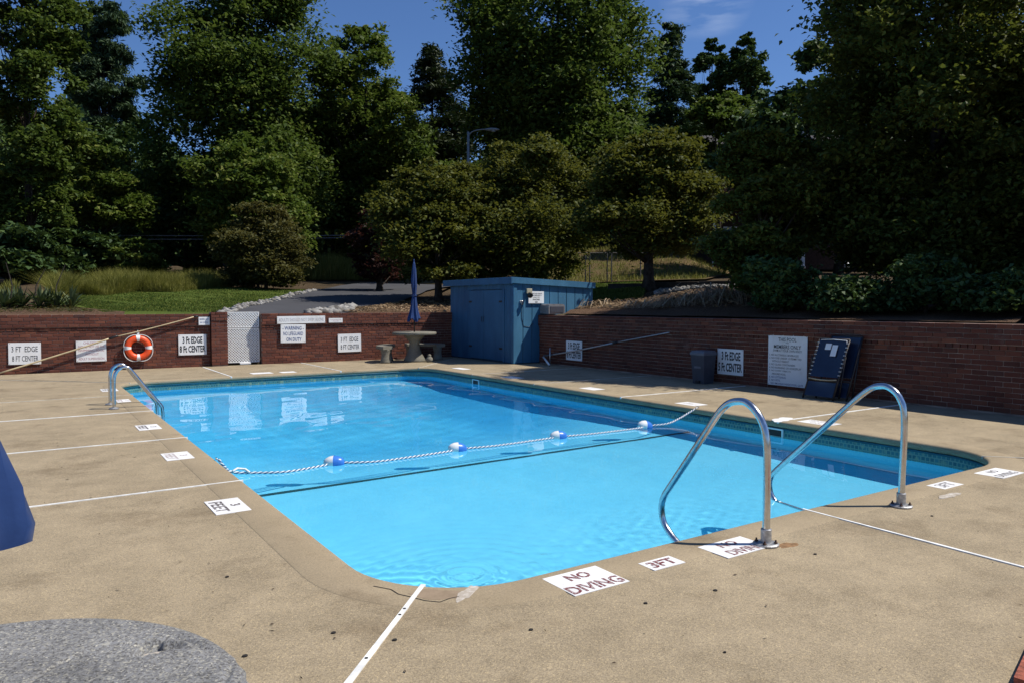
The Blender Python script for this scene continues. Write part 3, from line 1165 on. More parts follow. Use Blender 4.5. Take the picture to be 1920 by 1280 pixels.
def sign(name, label, loc, rz, w, h, lines, mat='sign_black', tilt=0.0, screws=True, extra=None):
    b = MB().bbox((-w / 2, -.006, -h / 2), (w / 2, .006, h / 2), .002)
    o = b.build(name, MAT['sign'], None, loc=loc, rz=rz, label=label, cat='sign')
    o.rotation_euler = (0, tilt, rz)
    if lines:
        by = {}
        for ln in lines:
            mm = ln[6] if len(ln) > 6 else mat
            by.setdefault(mm, []).append(ln[:6])
        for mm, ls in by.items():
            lettering(ls, 'xz', -.0075).build('lettering', MAT[mm], o)
    if screws:
        for sx_ in (-1, 1):
            for sz_ in (-1, 1):
                link(bpy.data.objects.new('screw', SCREW), o, (sx_ * (w / 2 - .025), -.006, sz_ * (h / 2 - .02)))
    return o


def lsign(name, label, xa, xb, z0, z1, lines, off=.02, **kw):
    xm = (xa + xb) / 2
    return sign(name, label, (xm, LW(xm) - off, (z0 + z1) / 2), LWR, xb - xa, z1 - z0, lines, **kw)


lsign('depth_sign', 'white depth sign, thin black 3 FT EDGE lettering, left end of the sunlit wall', -.19, .43, .205, .69,
      [('3 FT  EDGE', 0, .10, .50, .125, .004), ('8 FT CENTER', .01, -.11, .50, .125, .004)], tilt=.01)
lsign('warning_sign', 'white sign with faded red lettering about children and adult supervision', 1.12, 1.74, .22, .705,
      [('CHILDREN', -.01, .19, .30, .055, 0), ('SHOULD NOT USE THE', 0, .105, .54, .055, 0), ('SWIMMING POOL', .0, .02, .53, .058, 0), ('WITHOUT', .01, -.07, .28, .058, 0), ('ADULT SUPERVISION', 0, -.175, .53, .055, 0)], mat='sign_pink')
o = lsign('small_sign', 'small white plate with blue print high beside the gate pier', 3.78, 4.04, 1.035, 1.235,
      [('MEMBERS ONLY', 0, .045, .21, .035, .006), ('NO DIVING', 0, -.035, .19, .035, .006)], off=.055, mat='sign_blue', screws=False)
lsign('depth_sign', 'white depth sign, heavy black 3 Ft EDGE lettering, nearest the gate pier', 3.31, 3.96, .30, .805,
      [('3 Ft EDGE', 0, .115, .46, .17, .03), ('8 Ft CENTER', 0, -.105, .60, .17, .03)])
lsign('notice_strip', 'long white strip sign saying adults should not swim alone', 5.70, 6.98, 1.045, 1.24,
      [('ADULTS SHOULD NOT SWIM ALONE', 0, 0, 1.20, .085, 0)], off=.055, mat='sign_grey', tilt=-.008)
lsign('warning_sign', 'white warning sign with blue lettering, no lifeguard on duty', 5.79, 6.445, .535, 1.022,
      [('- WARNING -', 0, .145, .56, .10, .02), ('NO LIFEGUARD', 0, 0, .52, .10, .012), ('ON DUTY', .02, -.15, .40, .10, .02)], mat='sign_blue', off=.05, tilt=.012)
lsign('small_sign', 'blank-looking small white plate right of the long strip sign', 7.08, 7.465, 1.055, 1.175,
      [('NO GLASS ALLOWED', 0, .02, .30, .02, 0), ('PLEASE', 0, -.02, .16, .02, 0)], off=.055, mat='sign_pink', screws=False)
lsign('depth_sign', 'white depth sign, thin black 3 FT EDGE lettering, left of the concrete table', 7.34, 8.0, .245, .74,
      [('3 FT  EDGE', 0, .10, .50, .13, .006), ('8 FT CENTER', .01, -.11, .53, .13, .006)], tilt=-.008)


def rsign(name, label, ya, yb, z0, z1, lines, off=.02, **kw):
    return sign(name, label, (11.62 - off, (ya + yb) / 2, (z0 + z1) / 2), -math.pi / 2, abs(ya - yb), z1 - z0, lines, **kw)


rsign('depth_sign', 'white depth sign on the shaded wall, crossed by the aluminium pole', 15.02, 14.38, .16, .645,
      [('3 Ft EDGE', 0, .115, .46, .17, .03), ('8 Ft CENTER', 0, -.105, .58, .17, .03)])
rsign('depth_sign', 'white depth sign on the shaded wall, partly behind the grey rubbish bin', 10.10, 9.47, .185, .685,
      [('3 Ft EDGE', .02, .115, .46, .17, .03), ('5 Ft CENTER', 0, -.105, .58, .17, .03)])
rl = [('THIS POOL', 0, .375, .38, .07, .012), ('FOR', 0, .315, .06, .022, .01), ('MEMBERS ONLY', .0, .245, .57, .07, .012), ('SWIM AT YOUR OWN RISK!!!', .0, .175, .60, .042, .004)]
for kq, (tx, wd) in enumerate([('1. NO ALCOHOLIC BEVERAGES', .62), ('2. NO ONE UNDER 12 PERMITTED', .68), ('    WITHOUT PARENT', .0), ('3. NO GLASS CONTAINERS', .55), ('4. NO RUNNING OR HORSEPLAY', .68), ('5. NO SHARP OBJECTS', .46), ('AROUND POOL', .0), ('6. NO LITTERING', .36), ('7. NO PETS', .24), ('NO SMOKING INSIDE POOL GATE', .68)]):
    if tx.strip() == 'WITHOUT PARENT':
        rl.append(('WITHOUT PARENT', -.14, .095 - kq * .058, .36, .036, .004))
    elif tx == 'AROUND POOL':
        rl.append(('AROUND POOL', -.17, .095 - kq * .058, .30, .036, .004))
    else:
        xl = -.38 if kq < 9 else -.34
        rl.append((tx, xl + wd / 2, .095 - kq * .058, wd, .036, .004, 'sign_blue' if kq > 6 else 'sign_black'))
rsign('rules_sign', 'tall white pool rules sign for members only, beside the folded blue loungers', 8.90, 8.08, .08, 1.0, rl)

# ------------------------------------------------------------------ life ring, poles
ring = thing('life_ring', 'orange life ring with white bands and rope hung on the sunlit brick wall', 'life ring', (2.41, LW(2.41) - .10, .515), LWR)
RM, rt = .225, .072


def torus(b, R_, r_, a0=0, a1=2 * math.pi, seg=48, sec=14, sq=.85):
    n_ = seg + 1
    v, f = [], []
    for i in range(n_):
        a = a0 + (a1 - a0) * i / seg
        for j in range(sec):
            q = 2 * math.pi * j / sec
            rr_ = R_ + r_ * math.cos(q)
            v.append((rr_ * math.cos(a), r_ * math.sin(q) * sq, rr_ * math.sin(a)))
    for i in range(seg):
        for j in range(sec):
            k_ = (j + 1) % sec
            f.append((i * sec + j, (i + 1) * sec + j, (i + 1) * sec + k_, i * sec + k_))
    return b.add(v, f)


torus(MB(), RM, rt).build('ring_body', MAT['orange'], ring, True)
for qd in (0, 90, 180, 270):
    torus(MB(), RM, rt + .004, R(qd - 9), R(qd + 9), 6).build('band', MAT['white_pvc'], ring, True)
rp = []
for i in range(97):
    a = 2 * math.pi * i / 96
    sl = abs(math.sin(2 * a))
    rp.append(((RM + rt + .008 + .035 * sl) * math.cos(a), -.01 - .02 * sl, (RM + rt + .008 + .035 * sl) * math.sin(a) - .012 * sl))
MB().tube(rp, .009, 6, False).build('grab_rope', MAT['rope_white'], ring, True)
MB().tube([(0, .0, .30), (-.02, .02, .36), (0, .07, .40), (.02, .02, .36), (.005, 0, .30)], .012, 6).build('hanger', MAT['rope_white'], ring, True)
MB().box((-.012, .07, .36), (.012, .098, .43)).build('hook', MAT['galv'], ring)


def pole_path(p0, p1, n=10, sag=0.0):
    p0, p1 = Vector(p0), Vector(p1)
    return [p0 + (p1 - p0) * i / n - Vector((0, 0, sag * 4 * (i / n) * (1 - i / n))) for i in range(n + 1)]


t = thing('reaching_pole', 'long tan pole leaning along the sunlit wall beside the life ring', 'pole', (-.42, LW(-.42) - .12, .02))
e1 = Vector((2.31, LW(1.89) - LW(-.42) + .02, .755))
e2 = Vector((4.14, LW(3.72) - LW(-.42) + .05, 1.235))
MB().tube(pole_path((0, 0, 0), e1, 8, .01), .019, 10).build('lower_tube', MAT['tan_pole'], t, True)
MB().tube(pole_path(e1, e2, 8, .015), .014, 10).build('upper_tube', MAT['tan_pole'], t, True)
MB().tube(pole_path(e1 - (e1.normalized() * .10), e1 + (e1.normalized() * .10), 3), .026, 10).build('collar', MAT['black'], t, True)
MB().tube(pole_path(e2 - e2.normalized() * .05, e2 + Vector((.05, 0, .0)), 2), .022, 8).build('tip', MAT['black'], t, True)

t = thing('vacuum_pole', 'aluminium pole with brush head leaning on the shaded wall past the sign', 'pole', (11.48, 15.84, .21))
d2 = Vector((.10, -4.43, .745))
m2 = d2 * .62
MB().tube(pole_path((0, 0, 0), m2, 6, .02), .020, 10).build('lower_tube', MAT['alu'], t, True)
MB().tube(pole_path(m2, d2, 6), .015, 10).build('upper_tube', MAT['alu'], t, True)
MB().tube(pole_path(m2 - d2.normalized() * .07, m2 + d2.normalized() * .07, 2), .027, 10).build('collar', MAT['black'], t, True)
MB().tube([(-.05, -.36, -.2), (-.05, -.36, .23)], .018, 8).build('cross_handle', MAT['alu'], t, True)
MB().tube([(.0, .0, -.03), (-.25, -.60, -.18)], .026, 8).build('brush_bar', MAT['white_pvc'], t, True)
bb = MB()
for i in range(14):
    p = Vector((0, 0, -.03)).lerp(Vector((-.25, -.60, -.18)), i / 13)
    bb.tube([p, p + Vector((.0, .0, -.035))], .012, 5)
bb.build('bristle_tuft', MAT['black'], t, kind='stuff')

# ------------------------------------------------------------------ shed
SX0, SX1, SY0, SY1 = 10.82, 13.42, 16.25, 19.66
shed = thing('storage_shed', 'blue painted timber pool shed in the corner where the brick walls meet', 'shed', (SX0, SY0, 0))
sw, sl = SX1 - SX0, SY1 - SY0
zf, zb_ = 2.20, 2.10


def rooft(x):
    return zf + (zb_ - zf) * x / sw


# inner box just behind the boards (also the dark gaps)
MB().box((.02, .02, .0), (sw - .02, sl - .02, 2.09)).build('wall_core', MAT['roofing'], shed)
nb = 9
for i in range(nb):           # lit right-hand side
    xa, xb = sw * i / nb + .005, sw * (i + 1) / nb - .005
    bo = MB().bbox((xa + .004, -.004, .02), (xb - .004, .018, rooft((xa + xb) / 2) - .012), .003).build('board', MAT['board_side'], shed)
door_y = (.50, 1.50, 2.30)
nb = 20
for i in range(nb):           # door side, towards the pool
    ya, yb = sl * i / nb + .004, sl * (i + 1) / nb - .004
    ym = (ya + yb) / 2
    z0 = 1.96 if door_y[0] < ym < door_y[2] else .02
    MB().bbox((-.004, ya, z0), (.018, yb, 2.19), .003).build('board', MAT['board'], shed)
for i in range(9):
    ya, yb = sl * i / 9 + .006, sl * (i + 1) / 9 - .006
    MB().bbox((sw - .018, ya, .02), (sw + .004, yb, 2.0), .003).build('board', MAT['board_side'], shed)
for ya, yb in ((door_y[0] + .02, door_y[1] - .006), (door_y[1] + .006, door_y[2] - .02)):
    dr = MB().bbox((-.022, ya, .05), (.012, yb, 1.94), .004).build('door', MAT['board'], shed)
    hy = ya + .05 if ya > 1 else yb - .05
    for zz in (.35, 1.6):
        MB().bbox((-.030, (yb - .16) if ya > 1 else ya, zz), (-.0235, yb if ya > 1 else ya + .16, zz + .05), .002).build('hinge', MAT['dark_metal'], dr)
    MB().tube([(-.022, hy, 1.08), (-.05, hy, 1.08), (-.05, hy, 1.20), (-.022, hy, 1.20)], .008, 6).build('handle', MAT['dark_metal'], dr, True)
for ya, yb, z0, z1 in ((door_y[0] - .07, door_y[0] + .014, .02, 1.953), (door_y[2] - .014, door_y[2] + .07, .02, 1.953)):
    MB().bbox((-.026, ya, z0), (.0, yb, z1), .004).build('door_trim', MAT['board'], shed)
for (xa, ya) in ((-.026, -.026), (sw - .07, -.026)):
    MB().bbox((xa, ya, .01), (xa + .11, ya + .03, 2.09), .004).build('corner_trim', MAT['board_side'], shed)
MB().bbox((-.03, .006, .01), (-.006, .10, 2.03), .004).build('corner_trim', MAT['board'], shed)
# roof slab and fascia
ov = .10
rv = []
for x, y in ((-ov, -.05), (sw + ov, -.05), (sw + ov, sl + .25), (-ov, sl + .25)):
    rv.append((x, y, rooft(x) + .0))
rb = MB().add(rv + [(x, y, z + .05) for x, y, z in rv], [(3, 2, 1, 0), (4, 5, 6, 7), (0, 1, 5, 4), (1, 2, 6, 5), (2, 3, 7, 6), (3, 0, 4, 7)])
roof = rb.build('roof', MAT['roofing'], shed)
fb = MB().bbox((-ov - .025, -.07, zf - .115), (-ov, sl + .25, zf + .06), .004)
fb.build('fascia', MAT['board'], roof)
fv = []
for x in (-ov, sw + ov):
    fv += [(x, -.072, rooft(x) - .10), (x, -.051, rooft(x) - .10), (x, -.051, rooft(x) + .058), (x, -.072, rooft(x) + .058)]
MB().add(fv, [(0, 4, 7, 3), (4, 5, 6, 7), (5, 1, 2, 6), (1, 0, 3, 2), (3, 7, 6, 2), (0, 1, 5, 4)]).build('fascia', MAT['board_side'], roof)

sign('phone_sign', 'small white emergency phone sign on the lit side of the blue shed', (11.505, SY0 - .045, 1.735), 0, .50, .315,
     [('IF LIFEGUARD NEEDED', 0, .10, .38, .028, .004), ('IN AN EMERGENCY', 0, .052, .36, .03, .006), ('CALL 911', 0, .0, .22, .032, .006), ('PHONE', 0, -.06, .22, .042, .02), ('O', 0, -.125, .10, .03, .09)], screws=False)
pb = thing('phone_box', 'grey metal phone box on the shed side above the wall end', 'phone box', (11.92, SY0 - .01, 1.30))
hp = [(-.27, 0), (.27, 0), (.27, .20), (.24, .245), (.18, .26), (-.18, .26), (-.24, .245), (-.27, .20)]
n = len(hp)
MB().add([(x, -.40, z) for x, z in hp] + [(x, 0, z) for x, z in hp], [tuple(range(n)), tuple(range(2 * n - 1, n - 1, -1))] + [(i, n + i, n + (i + 1) % n, (i + 1) % n) for i in range(n)]).build('hood', MAT['box'], pb)
MB().bbox((-.22, -.412, .03), (.22, -.402, .20), .003).build('front_flap', MAT['bin'], pb)
fl = thing('flood_light', 'tan junction plate with black flood lamp high on the shed side', 'lamp', (11.28, SY0 - .02, 1.90))
MB().bbox((-.085, -.045, -.065), (.085, 0, .065), .006).build('junction_plate', MAT['tan_metal'], fl)
lm = MB().lathe([(.02, 0), (.035, .03), (.06, .10), (.075, .15), (.07, .155)], (0, 0, 0), 16).build('lamp_head', MAT['black'], fl, True)
lm.location = (-.02, -.05, -.05)
lm.rotation_euler = (R(125), R(35), 0)
l2 = thing('hasp_lock', 'shiny padlock and hasp on the lit shed side below the lamp', 'padlock', (11.05, SY0 - .012, 1.60))
MB().bbox((-.05, -.02, -.02), (.06, 0, .05), .004).build('hasp', MAT['alu'], l2)
MB().bbox((-.02, -.055, -.06), (.03, -.02, -.005), .005).build('padlock_body', MAT['steel'], l2)
MB().tube([(-.012, -.038, -.005), (-.012, -.038, .03), (.006, -.038, .042), (.022, -.038, .03), (.022, -.038, -.005)], .005, 6).build('shackle', MAT['steel'], l2, True)
MB().tube([(.23, -.012, 1.62), (.24, -.012, 1.2), (.30, -.012, .98), (.48, -.012, .95), (.62, -.012, 1.05)], .006, 5).build('cable', MAT['black'], shed, True)


# ------------------------------------------------------------------ concrete table sets and umbrellas
def table_top(b, r, z, th_, seg=72, rings=26, dent=None):
    v, f = [], []
    prof = [(i / rings * (r - .02), z) for i in range(1, rings + 1)] + [(r - .008, z - .004), (r, z - .016), (r, z - th_ + .014), (r - .015, z - th_), (.12, z - th_ - .01)]
    v.append((0, 0, z))
    for q, zz in prof:
        for j in range(seg):
            a = 2 * math.pi * j / seg
            x, y = q * math.cos(a), q * math.sin(a)
            zq = zz
            if dent and q < r - .015:
                zq += dent(x, y)
            if q >= r - .001:
                x *= 1 + .006 * math.sin(a * 46)
                y *= 1 + .006 * math.sin(a * 46)
            v.append((x, y, zq))
    f += [(0, 1 + j, 1 + (j + 1) % seg) for j in range(seg)]
    for i in range(len(prof) - 1):
        for j in range(seg):
            k_ = (j + 1) % seg
            f.append((1 + i * seg + j, 1 + (i + 1) * seg + j, 1 + (i + 1) * seg + k_, 1 + i * seg + k_))
    return b.add(v, f)


def make_table(label, loc, rz, r, z, mat, dent=None, fine=False):
    t = thing('concrete_table', label, 'table', loc, rz, 'round concrete tables')
    o = table_top(MB(), r, z, .075, 72 if not fine else 400, 26 if not fine else 110, dent).build('table_top', mat, t)
    smooth_by_angle(o, 50)
    MB().lathe([(.29, 0), (.30, .03), (.27, .10), (.21, .20), (.155, .34), (.135, .46), (.16, .56), (.25, .66), (.30, z - .085)], (0, 0, 0), 28).build('pedestal', MAT['furniture'], t, True)
    return t


def make_umbrella(label, loc, rz, zb, zt, rmax):
    u = thing('closed_umbrella', label, 'umbrella', loc, rz, 'closed blue umbrellas')
    MB().tube([(0, 0, .05), (0, 0, zt - .05)], .019, 10).build('pole', MAT['wood_dark'], u, True)
    hz = zt - zb
    prof = [(rmax * .93, 0.02), (rmax * .97, .035), (rmax * .90, hz * .05), (rmax * .72, hz * .12), (rmax * .54, hz * .22), (rmax * .40, hz * .33), (rmax * .31, hz * .42), (rmax * .31, hz * .47), (rmax * .42, hz * .58), (rmax * .42, hz * .70), (rmax * .34, hz * .84), (rmax * .20, hz * .95), (rmax * .08, hz)]

    def wob(a, zz):
        fl_ = 1 - zz / hz
        return 1 + (.10 + .14 * fl_) * (1 - 2 * abs(math.sin(3 * a + .5 * math.sin(3 * zz))) ** .7) + .05 * math.sin(13 * a + zz * 5)
    b = MB()
    seg = 120
    v, f = [], []
    for i, (q, zz) in enumerate(prof):
        for j in range(seg):
            a = 2 * math.pi * j / seg
            w_ = wob(a, zz)
            drop = -.05 * math.cos(3 * a + .4) * (1 if i == 0 else .6 if i == 1 else 0)
            v.append((q * w_ * math.cos(a), q * w_ * math.sin(a) * .8, zb + zz + drop))
    m = len(prof)
    for i in range(m - 1):
        for j in range(seg):
            k_ = (j + 1) % seg
            f.append((i * seg + j, i * seg + k_, (i + 1) * seg + k_, (i + 1) * seg + j))
    f.append(tuple((m - 1) * seg + j for j in range(seg)))
    b.add(v, f).build('canopy', MAT['canvas'], u, True)
    MB().lathe([(.012, 0), (.022, .02), (.018, .05), (.004, .07)], (0, 0, zt - .005), 10).build('finial', MAT['canvas'], u, True)
    st = [(rmax * .40 * math.cos(a), rmax * .40 * math.sin(a) * .8, zb + hz * .425) for a in np.linspace(0, 2 * math.pi, 25)]
    MB().tube(st, .014, 6, False).build('tie_strap', MAT['canvas'], u, True)
    return u


TC = (9.06, 18.52, 0)
make_table('round concrete pedestal table at the far wall near the blue shed', TC, .4, .60, .80, MAT['furniture'])
make_umbrella('closed blue umbrella standing in the far concrete table by the brick wall', TC, .7, 1.10, 2.72, .20)


def bench(label, a0, a1, ri, ro):
    t = thing('curved_bench', label, 'bench', TC, 0, 'curved concrete benches at the far table')
    n_ = 14
    b = MB()
    sec = [(ri + .01, .36), (ro - .01, .36), (ro, .375), (ro, .43), (ro - .012, .445), (ri + .012, .445), (ri, .43), (ri, .375)]
    v, f = [], []
    for i in range(n_ + 1):
        a = R(a0 + (a1 - a0) * i / n_)
        for q, z in sec:
            v.append((q * math.cos(a), q * math.sin(a), z))
    m = len(sec)
    for i in range(n_):
        for j in range(m):
            k_ = (j + 1) % m
            f.append((i * m + j, (i + 1) * m + j, (i + 1) * m + k_, i * m + k_))
    f += [tuple(range(m)), tuple(n_ * m + j for j in range(m - 1, -1, -1))]
    b.add(v, f).build('seat', MAT['furniture'], t)
    for aa in (a0 + (a1 - a0) * .10, a0 + (a1 - a0) * .88):
        a = R(aa)
        lb = MB().lathe([(.17, 0), (.175, .03), (.14, .12), (.125, .22), (.15, .33), (.165, .36)], (0, 0, 0), 16, .95, .75).build('leg', MAT['furniture'], t, True)
        rm = (ri + ro) / 2
        lb.location = (rm * math.cos(a), rm * math.sin(a), 0)
        lb.rotation_euler.z = a
    return t


bench('curved concrete bench left of the far table, its end towards the pool', 192, 112, .72, 1.04)
bench('curved concrete bench right of the far table, beside the shed', 80, 8, .72, 1.04)
t = thing('concrete_ball', 'small pale concrete ball ornament at the foot of the far table', 'ornament', (9.30, 18.10, 0))
MB().lathe([(.075, 0), (.10, .02), (.115, .07), (.10, .13), (.06, .165), (.05, .18), (.06, .20), (.05, .235), (.02, .25)], (0, 0, 0), 18).build('ornament_body', MAT['furniture'], t, True)
t.scale = (.85, .85, .85)

NT_LOC = (-.18, 1.625, 0)
# hole and crack ring broken into the near table's top (local coordinates)
hx, hy = .24, .395


def dent(x, y):
    q = math.hypot((x - hx) / 1.35, y - hy)
    wob_ = .009 * math.sin(3 * math.atan2(y - hy, x - hx) + 1) + .005 * math.sin(5 * math.atan2(y - hy, x - hx)) + .003 * math.sin(x * 230) * math.sin(y * 190)
    z = -.020 * max(0, min(1, (.036 + wob_ - q) / .010))
    r2 = math.hypot(x - .25, y - .23)
    z += -.006 * math.exp(-((r2 - .20 + .012 * math.sin(x * 40)) / .007) ** 2) * (1 if y > .12 else .35)
    z += .0012 * math.sin(x * 190 + 3 * math.sin(y * 70)) * math.sin(y * 170)
    return z


near_t = make_table('grey aggregate concrete table top cut by the bottom left of the picture', NT_LOC, -YAW, .565, .78, MAT['table'], dent, True)
blot('mortar_fill', hx + .008, hy - .012, .026, .012, k.m, .767, 6, parent=near_t)
make_umbrella('closed blue umbrella in the near table, cut by the left edge of the picture', NT_LOC, .0, 1.14, 2.70, .172)

# ------------------------------------------------------------------ stainless rails
def smooth_path(pts, n=4):
    out = []
    P_ = [Vector(p) for p in pts]
    for i in range(len(P_) - 1):
        p0, p1, p2, p3 = P_[max(i - 1, 0)], P_[i], P_[i + 1], P_[min(i + 2, len(P_) - 1)]
        for q in range(n):
            t_ = q / n
            out.append(.5 * ((2 * p1) + (p2 - p0) * t_ + (2 * p0 - 5 * p1 + 4 * p2 - p3) * t_ ** 2 + (3 * p1 - p0 - 3 * p2 + p3) * t_ ** 3))
    out.append(P_[-1])
    return out


def hand_rail(label, x, y0, pts):
    t = thing('grab_rail', label, 'handrail', (x, y0, 0), 0, 'stainless grab rails at the near edge')
    pts = [(0, a, z) for a, z in pts]
    o = MB().tube(smooth_path(pts, 5), .0245, 16).build('rail', MAT['steel'], t, True)
    o.cycles.is_caustics_receiver = True
    MB().lathe([(.034, .012), (.034, .10), (.031, .104)], (0, 0, 0), 20).build('socket', MAT['cast'], t)
    MB().lathe([(.082, 0), (.082, .008), (.070, .014), (.036, .016)], (0, 0, 0), 24).build('base_flange', MAT['cast'], t)
    for a in (30, 120, 210, 300):
        bo = MB().lathe([(.012, 0), (.012, .010), (.006, .012), (.006, .024), (.003, .025)], (.060 * math.cos(R(a)), .060 * math.sin(R(a)), .012), 6).build('bolt', MAT['rust'], t)
    return t


hand_rail('nearer stainless grab rail, base standing on the second NO DIVING mark', 4.01, 3.07, [(0, .0), (0, .30), (.003, .58), (.014, .70), (.045, .79), (.10, .86), (.175, .905), (.25, .905), (.315, .885), (.375, .84), (.43, .775), (.56, .60), (.72, .385), (.87, .185), (.915, .12), (.938, .06), (.94, -.01), (.92, -.08), (.87, -.135), (.79, -.19), (.60, -.29), (.42, -.33)])
hand_rail('farther stainless grab rail, right of the white joint, near the pool corner', 5.65, 3.09, [(0, .0), (-.004, .30), (-.010, .60), (-.002, .74), (.02, .81), (.06, .87), (.13, .912), (.20, .912), (.27, .885), (.37, .805), (.56, .625), (.75, .442), (.96, .24), (1.13, .075), (1.18, .015), (1.205, -.05), (1.205, -.11), (1.185, -.17), (1.12, -.235), (1.03, -.265), (.75, -.33), (.42, -.37)])

lad = thing('pool_ladder', 'stainless pool ladder on the left edge of the pool', 'ladder', (1.17, 12.81, 0))
lp = [(0, .0), (.004, .30), (.012, .47), (.05, .565), (.11, .61), (.17, .615), (.235, .575), (.40, .34), (.58, .09), (.635, .01), (.66, -.06), (.665, -.30), (.665, -.80), (.665, -1.0)]
for s_ in (-.285, .285):
    o = MB().tube(smooth_path([(x, s_, z) for x, z in lp], 4), .024, 14).build('rail', MAT['steel'], lad, True)
    o.cycles.is_caustics_receiver = True
    MB().lathe([(.07, 0), (.07, .01), (.05, .022), (.026, .028)], (0, s_, 0), 20).build('base_flange', MAT['cast'], lad)
for z in (-.28, -.55, -.82):
    o = MB().bbox((.60, -.25, z - .012), (.70, .25, z + .012), .004).build('step', MAT['white_pvc'], lad)
    o.cycles.is_caustics_receiver = True

# ------------------------------------------------------------------ float rope
rope_t = thing('float_rope', 'twisted white and blue safety rope with four floats across the pool', 'rope')
cp = [(1.645, 7.81, .004), (1.70, 7.84, -.075), (1.80, 7.93, -.165), (2.02, 7.86, -.188), (2.31, 7.74, -.19), (2.72, 7.82, -.19), (2.86, 7.86, -.185), (3.25, 7.70, -.19), (3.64, 7.70, -.19), (4.22, 7.75, -.188), (4.38, 7.80, -.185), (4.9, 7.75, -.19), (5.79, 7.79, -.188), (5.9, 7.80, -.185), (6.43, 7.75, -.19), (7.24, 7.74, -.188), (7.46, 7.81, -.185), (7.80, 7.72, -.17), (8.10, 7.76, -.12), (8.30, 7.79, -.07), (8.50, 7.78, .004)]
path = smooth_path(cp, 40)
# resample evenly
acc = [0.0]
for p, q in zip(path[:-1], path[1:]):
    acc.append(acc[-1] + (q - p).length)
ss_ = np.arange(0, acc[-1], .010)
PP = np.array([p[:] for p in path])
PR_ = np.stack([np.interp(ss_, acc, PP[:, i]) for i in range(3)], -1)
T_ = np.gradient(PR_, axis=0)
T_ /= np.linalg.norm(T_, axis=1)[:, None]
side = np.cross(T_, [0, 0, 1.0])
side /= np.linalg.norm(side, axis=1)[:, None]
upv = np.cross(side, T_)
for k_, mname in enumerate(('rope_white', 'rope_blue', 'rope_white', 'rope_blue')):
    ph = ss_ * 2 * math.pi / .115 + k_ * math.pi / 2
    rad = .0073 if mname == 'rope_white' else .0064
    C_ = PR_ + (side * np.cos(ph)[:, None] + upv * np.sin(ph)[:, None]) * .0072
    o = MB().tube([Vector(q) for q in C_], rad, 6).build('strand', MAT[mname], rope_t, True)
    o.cycles.is_caustics_receiver = True
for kx, (fxp, fyp) in enumerate(((2.86, 7.86), (4.38, 7.80), (5.90, 7.80), (7.46, 7.81))):
    prof = [(.012, -.115), (.030, -.108), (.052, -.085), (.070, -.045), (.077, 0)]
    for mname, sg, nm in (('float_white', 1, 'white'), ('float_blue', -1, 'blue')):
        b = MB()
        pr_ = [(r_, z * sg) for r_, z in prof]
        v, f = [], []
        seg = 24
        for r_, z in pr_:
            for j in range(seg):
                a = 2 * math.pi * j / seg
                v.append((z, r_ * math.cos(a), r_ * math.sin(a)))
        for i in range(len(pr_) - 1):
            for j in range(seg):
                k2_ = (j + 1) % seg
                q = (i * seg + j, i * seg + k2_, (i + 1) * seg + k2_, (i + 1) * seg + j)
                f.append(q if sg > 0 else q[::-1])
        b.add(v, f)
        if nm == 'white':
            fo = b.build('float', MAT[mname], rope_t, True)
            fo.location = (fxp, fyp, -.178)
            fo.rotation_euler = (random.uniform(0, 3), R((-3, 5, -2, 6)[kx]), R((-30, -20, -24, -16)[kx]))
            o = fo
        else:
            o = b.build('blue_half', MAT[mname], fo, True)
        o.cycles.is_caustics_receiver = True
for (x, y) in ((1.625, 7.81), (8.51, 7.78)):
    MB().tube([(x, y - .02, .001), (x, y - .02, .02), (x, y + .02, .02), (x, y + .02, .001)], .006, 6).build('anchor_eye', MAT['steel'], rope_t, True)
MB().tube([(1.80, 7.90, -.15), (1.86, 7.96, -.14), (1.93, 7.92, -.15), (1.95, 7.85, -.17)], .012, 6).build('rope_tail', MAT['rope_white'], rope_t, True)


# ------------------------------------------------------------------ painted marks on the deck
def mark(label, cx, cy, w, h, rz, lines, mat='print_maroon'):
    b = MB().prism([(-w / 2, -h / 2), (w / 2, -h / 2), (w / 2, h / 2), (-w / 2, h / 2)], -.004, .0)
    o = b.build('deck_marking', MAT['deck_paint'], None, loc=(cx, cy, .0012), rz=rz, label=label, cat='deck marking', group='painted marks on the deck')
    if lines:
        lettering(lines, 'xy', .0014).build('lettering', MAT[mat], o)
    return o


nd = [('NO', 0, .07, .16, .088, .03), ('DIVING', .0, -.085, .37, .105, .022)]
mark('white NO DIVING mark with maroon letters, nearest the white diagonal joint', 2.635, 3.225, .39, .30, 0, nd)
mark('small white 3FT mark with maroon letters between the two near NO DIVING marks', 3.195, 3.19, .255, .14, 0, [('3FT', 0, 0, .20, .095, .03)])
mark('white NO DIVING mark crossed by the nearer rail shadow', 3.80, 3.15, .41, .25, 0, [('NO', 0, .06, .16, .078, .03), ('DIVING', .03, -.07, .32, .085, .02)])
mark('small white 3FT mark right of the farther rail', 6.635, 3.25, .32, .155, 0, [('3FT', 0, 0, .20, .10, .006)], 'print_dark')
mark('white NO DIVING mark at the right end of the near edge', 7.53, 3.21, .42, .25, 0, [('NO', 0, .06, .14, .07, .0), ('DIVING', .0, -.06, .32, .08, 0)], 'print_dark')
ft = [('3', 0, .06, .06, .075, .03), ('FEET', 0, -.06, .32, .095, .02)]
mark('white 3 FEET mark on the left deck, closest to the camera', 1.315, 5.97, .44, .255, -math.pi / 2, ft, 'print_dark')
mark('faded white 3 FEET mark on the left deck, second from the camera', 1.335, 8.25, .42, .26, -math.pi / 2, ft, 'print_faint')
mark('white 3 FEET mark on the left deck, just before the ladder', 1.35, 10.41, .45, .26, -math.pi / 2, ft, 'print_dark')
mark('white deck mark just behind the ladder on the left deck', 1.395, 13.53, .40, .20, -math.pi / 2, ft, 'print_faint')
